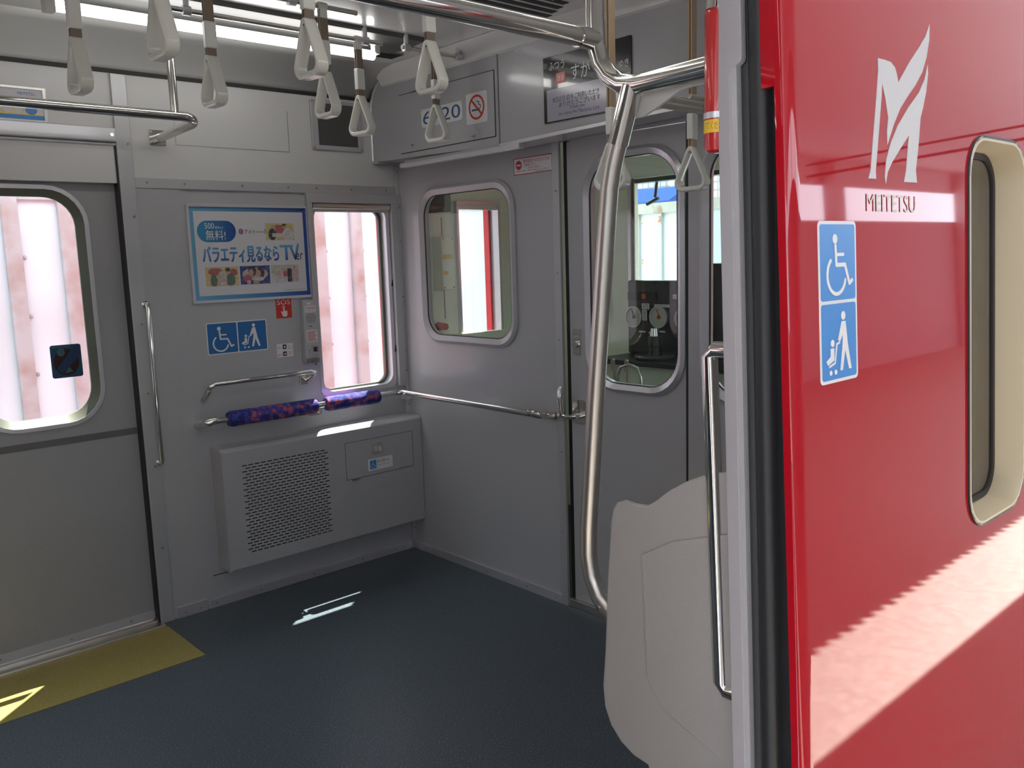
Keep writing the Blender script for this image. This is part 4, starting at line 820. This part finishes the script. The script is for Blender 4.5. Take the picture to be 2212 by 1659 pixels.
# console
cx = .95
co = MB().box(cx, 1.0, -1.45, -.545, .879, 1.235).box(cx - .02, 1.0, -2.3, -1.0, .89, 1.31).build('driver_console', M['console'], bevel=.01); tag(co, 'black driver console with round gauges behind the crew door window', 'console')
FD = Fr((cx, 0, 0), (0, -1, 0), (0, 0, 1), (-1, 0, 0))
def dpt(px, py): p = on(0, cx, px, py); return (-p.y, p.z)
for i, (px, py) in enumerate(((1371, 684), (1425, 685), (1480, 688))):
    a, b = dpt(px, py)
    g = MB().ring(FD, ell(a, b, .052, n=28), ell(a, b, .046, n=28), 0, .014).build('gauge', M['alu'], co, smooth=True)
    MB().prism(FD, ell(a, b, .046, n=28), 0, .006).build('gauge_face', M['gauge'], g)
    MB().stroke(FD, [(a, b), (a - .012, b + .035)], .003, .006, .008).prism(FD, ell(a, b, .010), .006, .009).build('needle', M['sticker_red'] if i == 1 else M['ink_black'], g)
def lab(px0, py0, px1, py1, txt, name='label_plate'):
    a0_, b1_ = dpt(px0, py0); a1_, b0_ = dpt(px1, py1)
    l = MB().fbox(FD, a0_, a1_, b0_, b1_, .011, .013).build(name, M['sticker_white'], co)
    MB().text(FD, txt, a0_ + .006, a1_ - .006, b0_ + .004, b1_ - .004, .0136).build('print', M['ink_black'], l)
lab(1390, 655, 1406, 668, 'ATS'); lab(1391, 669, 1401, 692, '確\n認'); lab(1417, 657, 1450, 664, '制御圧力計'); lab(1457, 636, 1470, 646, '点灯'); lab(1384, 714, 1398, 718, '速度'); lab(1408, 713, 1440, 718, '圧力計')
lab(1533, 628, 1550, 638, '警報'); lab(1533, 641, 1549, 648, '放送'); lab(1533, 651, 1546, 657, '電話')
a, b = dpt(1393, 640); MB().fbox(FD, a - .10, a + .07, b - .02, b + .02, 0, .008).build('indicator_bar', M['dark'], co); MB().fbox(FD, a - .012, a + .012, b - .012, b + .012, .008, .010).build('red_indicator', mat('indicator_red', (.5, .07, .04), .4), co)
tb = MB().box(.71, 1.0, -1.40, -.545, .855, .878).build('driver_desk', M['console'], bevel=.004); tag(tb, 'black desk top under the gauges in the cab', 'desk')
MB().box(.74, .98, -1.40, -.545, .0, .855).build('cabinet', M['cab'], tb)
bv = empty('brake_controller', (.83, -.80, .879), 'brake controller with a round black base plate on the cab desk', 'controller')
pz = on(0, .83, 1415, 770)
cy_ = pz.y
MB().tube([(.83, cy_, .879), (.83, cy_, .890), (.83, cy_, .900)], .105, 32, rs=[.092, .096, .09]).build('base_plate', mat('grey_black_plate', (.06, .07, .075), .25), bv, smooth=True)
MB().tube([(.83, cy_, .90), (.83, cy_, .935), (.83, cy_, .94), (.83, cy_, .985)], .03, 18, rs=[.032, .028, .034, .030]).build('column', M['console'], bv, smooth=True)
MB().tube([(.83, cy_, .985), (.83, cy_, 1.02)], .025, 16, rs=[.024, .02]).tube([(.83, cy_ + .03, .995), (.83, cy_ - .02, .998)], .01, 10).build('handle', M['chrome'], bv, smooth=True)
sc = MB(); ys = on(0, .3, 1360, 850).y
sc.tube([(.3, ys + .06, 0), (.3, ys + .06, .88), (.3, ys + .045, .915), (.3, ys, .93), (.3, ys - .045, .915), (.3, ys - .06, .88), (.3, ys - .06, 0)], .006, 10)
o = sc.build('cab_seat_frame', M['chrome'], smooth=True); tag(o, 'bent chrome tube hoop of the cab seat seen low through the crew door window', 'frame')
for dy, lab_ in ((.13, 'left'), (-.01, 'right')):
    p = on(0, .35, 1328 if dy > .1 else 1357, 830)
    q = MB().tube([(.35, p.y, 0), (.35, p.y, .91)], .007, 10).prism(Fr((.343, 0, 0), (0, -1, 0), (0, 0, 1), (-1, 0, 0)), rr(-p.y - .009, -p.y + .009, .89, .94, .006), 0, .006).build('lever', M['satin']); tag(q, 'short upright steel lever on the ' + lab_ + ' inside the cab window bottom', 'lever')
# wiper on the front window
wt = on(0, 1.08, 1420, 372); wb = on(0, 1.08, 1408, 436)
wi = MB().tube([wt, wt + Vector((0, .004, -.05)), wb + Vector((0, -.02, .02))], .007, 8).tube([wb + Vector((0, .03, -.01)), wb + Vector((0, -.04, .015))], .009, 8).build('wiper', M['console'], smooth=True); tag(wi, 'black wiper arm hanging over the top of the front window', 'wiper')
struct(MB().box(1.02, 1.08, -2.5, -.5, 1.70, 1.76).build('trim_24', M['console']))

# ------------------------------------------------------------------ outside
NYB = 1.15
m = MB(); m.box(-7, 2.2, NYB, NYB + .05, -1.0, 2.75)
wg = empty('freight_wagon', (-2, NYB, -1.0), 'weathered white wagon side with vertical ribs outside the far windows', 'wagon'); m.build('side_panel', M['wagon'], wg)
rx = []
def wx(px, py): return on(1, NYB, px, py).x
for px, py, w_ in ((-85, 500, .035), (33, 600, .035), (158, 600, .045), (687, 600, .05), (771, 600, .038), (1068, 600, .03)):
    x = wx(px, py); r = MB().box(x - w_, x + w_, NYB - .035, NYB, -.9, 2.65).build('rib', M['wagon_rib'], wg, bevel=.01)
    m = MB()
    for k in range(7): m.sphere((x + w_ + .012, NYB - .004, .35 + k * .27), .010, (1, .6, 1), 8, 6)
    m.build('rivet', M['wagon_rib'], r, smooth=True)
MB().box(-7, 2.2, NYB - .02, NYB, 1.69, 1.74).build('upper_rail', M['wagon_rib'], wg)
bd = MB().box(-9, 14, .2, 9, -1.35, -1.1).build('ballast_bed', M['ballast']); tag(bd, 'stone ballast bed beside the car on the far side', 'ballast', kind='stuff')
# white container ahead
ct = empty('container', (3.2, 0, -1), 'white container with rust stains seen through the front window', 'container')
MB().box(3.2, 3.3, -1.5, 1.35, -1.1, 1.75).build('end_wall', mat('container_white', (.50, .52, .53), .6, noise=(1.2, (.55, .57, .58), .4, .6)), ct)
m = MB()
for px in (1377, 1426, 1490, 1555):
    y = on(0, 3.2, px, 500).y; m = MB().box(3.17, 3.2, y - .035, y + .035, -1.1, 1.73); m.build('post', mat('container_post', (.36, .40, .41), .6), ct)
MB().box(3.16, 3.2, -1.5, 1.35, 1.67, 1.75).build('top_rail', mat('container_rail', (.30, .29, .26), .7, noise=(9, (.22, .15, .10), .55, .7)), ct)
m = MB(); m_ = []
for px, py, a in ((1424, 475, .012), (1388, 565, .008), (1387, 480, .006)):
    p = on(0, 3.165, px, py); m.fbox(Fr((3.166, 0, 0), (0, -1, 0), (0, 0, 1), (-1, 0, 0)), -p.y - a, -p.y + a, p.z - a * 2.5, p.z + a * 2.5, 0, .003)
m.build('rust_stain', M['rust'], ct)
bg = empty('tiled_building', (8, 0, 0), 'cream tiled building with a blue awning beyond the container', 'building')
MB().box(8, 8.3, -2, 6.5, -1.1, 2.92).build('wall', M['tiles'], bg)
bp = [on(0, 7.5, a, b) for a, b in ((1340, 412), (1366, 409), (1420, 407), (1466, 402), (1466, 416), (1445, 432), (1400, 436), (1366, 440), (1340, 441))]
MB().prism(Fr((7.5, 0, 0), (0, 1, 0), (0, 0, 1), (-1, 0, 0)), [(p.y, p.z) for p in bp], 0, -.5).build('awning', M['blue_awning'], bg)
p = on(0, 7.9, 1455, 396); MB().sphere(p, .07).build('wall_lamp', M['white'], bg, smooth=True)
for z_ in (2.98, 3.12, 3.3):
    pass
wr = MB(); wr.tube([(5.0, -6, 2.30), (5.0, 5, 2.10)], .012, 6).tube([(5.0, -6, 2.40), (5.0, 5, 2.18)], .010, 6)
o = wr.build('overhead_wires', M['dark']); tag(o, 'pair of dark overhead wires above the container ahead', 'wire')
# platform on the near side with canopy
struct(MB().box(-24, 30, -12, -2.86, -.45, -.15).build('floor_platform', M['concrete']))
struct(MB().box(-24, 30, -2.86, -2.74, -.45, -.15).build('floor_platform_edge', M['coping']))
m = MB(); m.box(-24, 30, -9.5, -2.72, 3.32, 3.36)
for i in range(540): m.box(-24 + i * .1, -23.95 + i * .1, -2.72, -2.685 - .02 * random.random(), 3.325, 3.355)
cn = m.build('canopy_roof', mat('canopy_underside', (.6, .6, .62), .6)); tag(cn, 'corrugated platform canopy roof over the near side', 'canopy')
for i, x in enumerate((-8.5, -3.2, 1.8, 6.4, 11.1, 16.4)):
    o = MB().box(x - .14, x + .14, -8.98, -8.75, -.15, 3.32).build('canopy_column', M['grey_jamb']); tag(o, 'platform canopy column behind the photographer', 'column', 'platform canopy columns')
o = MB().box(-24, 30, -9.1, -9.0, -.15, 2.37).build('platform_fence', mat('fence_grey', (.26, .25, .26), .6)); tag(o, 'grey platform fence wall behind the photographer', 'fence')
o = MB().box(-24, 30, -9.1, -9.0, 2.95, 3.32).build('fascia_board', mat('fascia_grey', (.4, .38, .38), .6)); tag(o, 'grey fascia board hanging under the rear canopy edge', 'fascia')
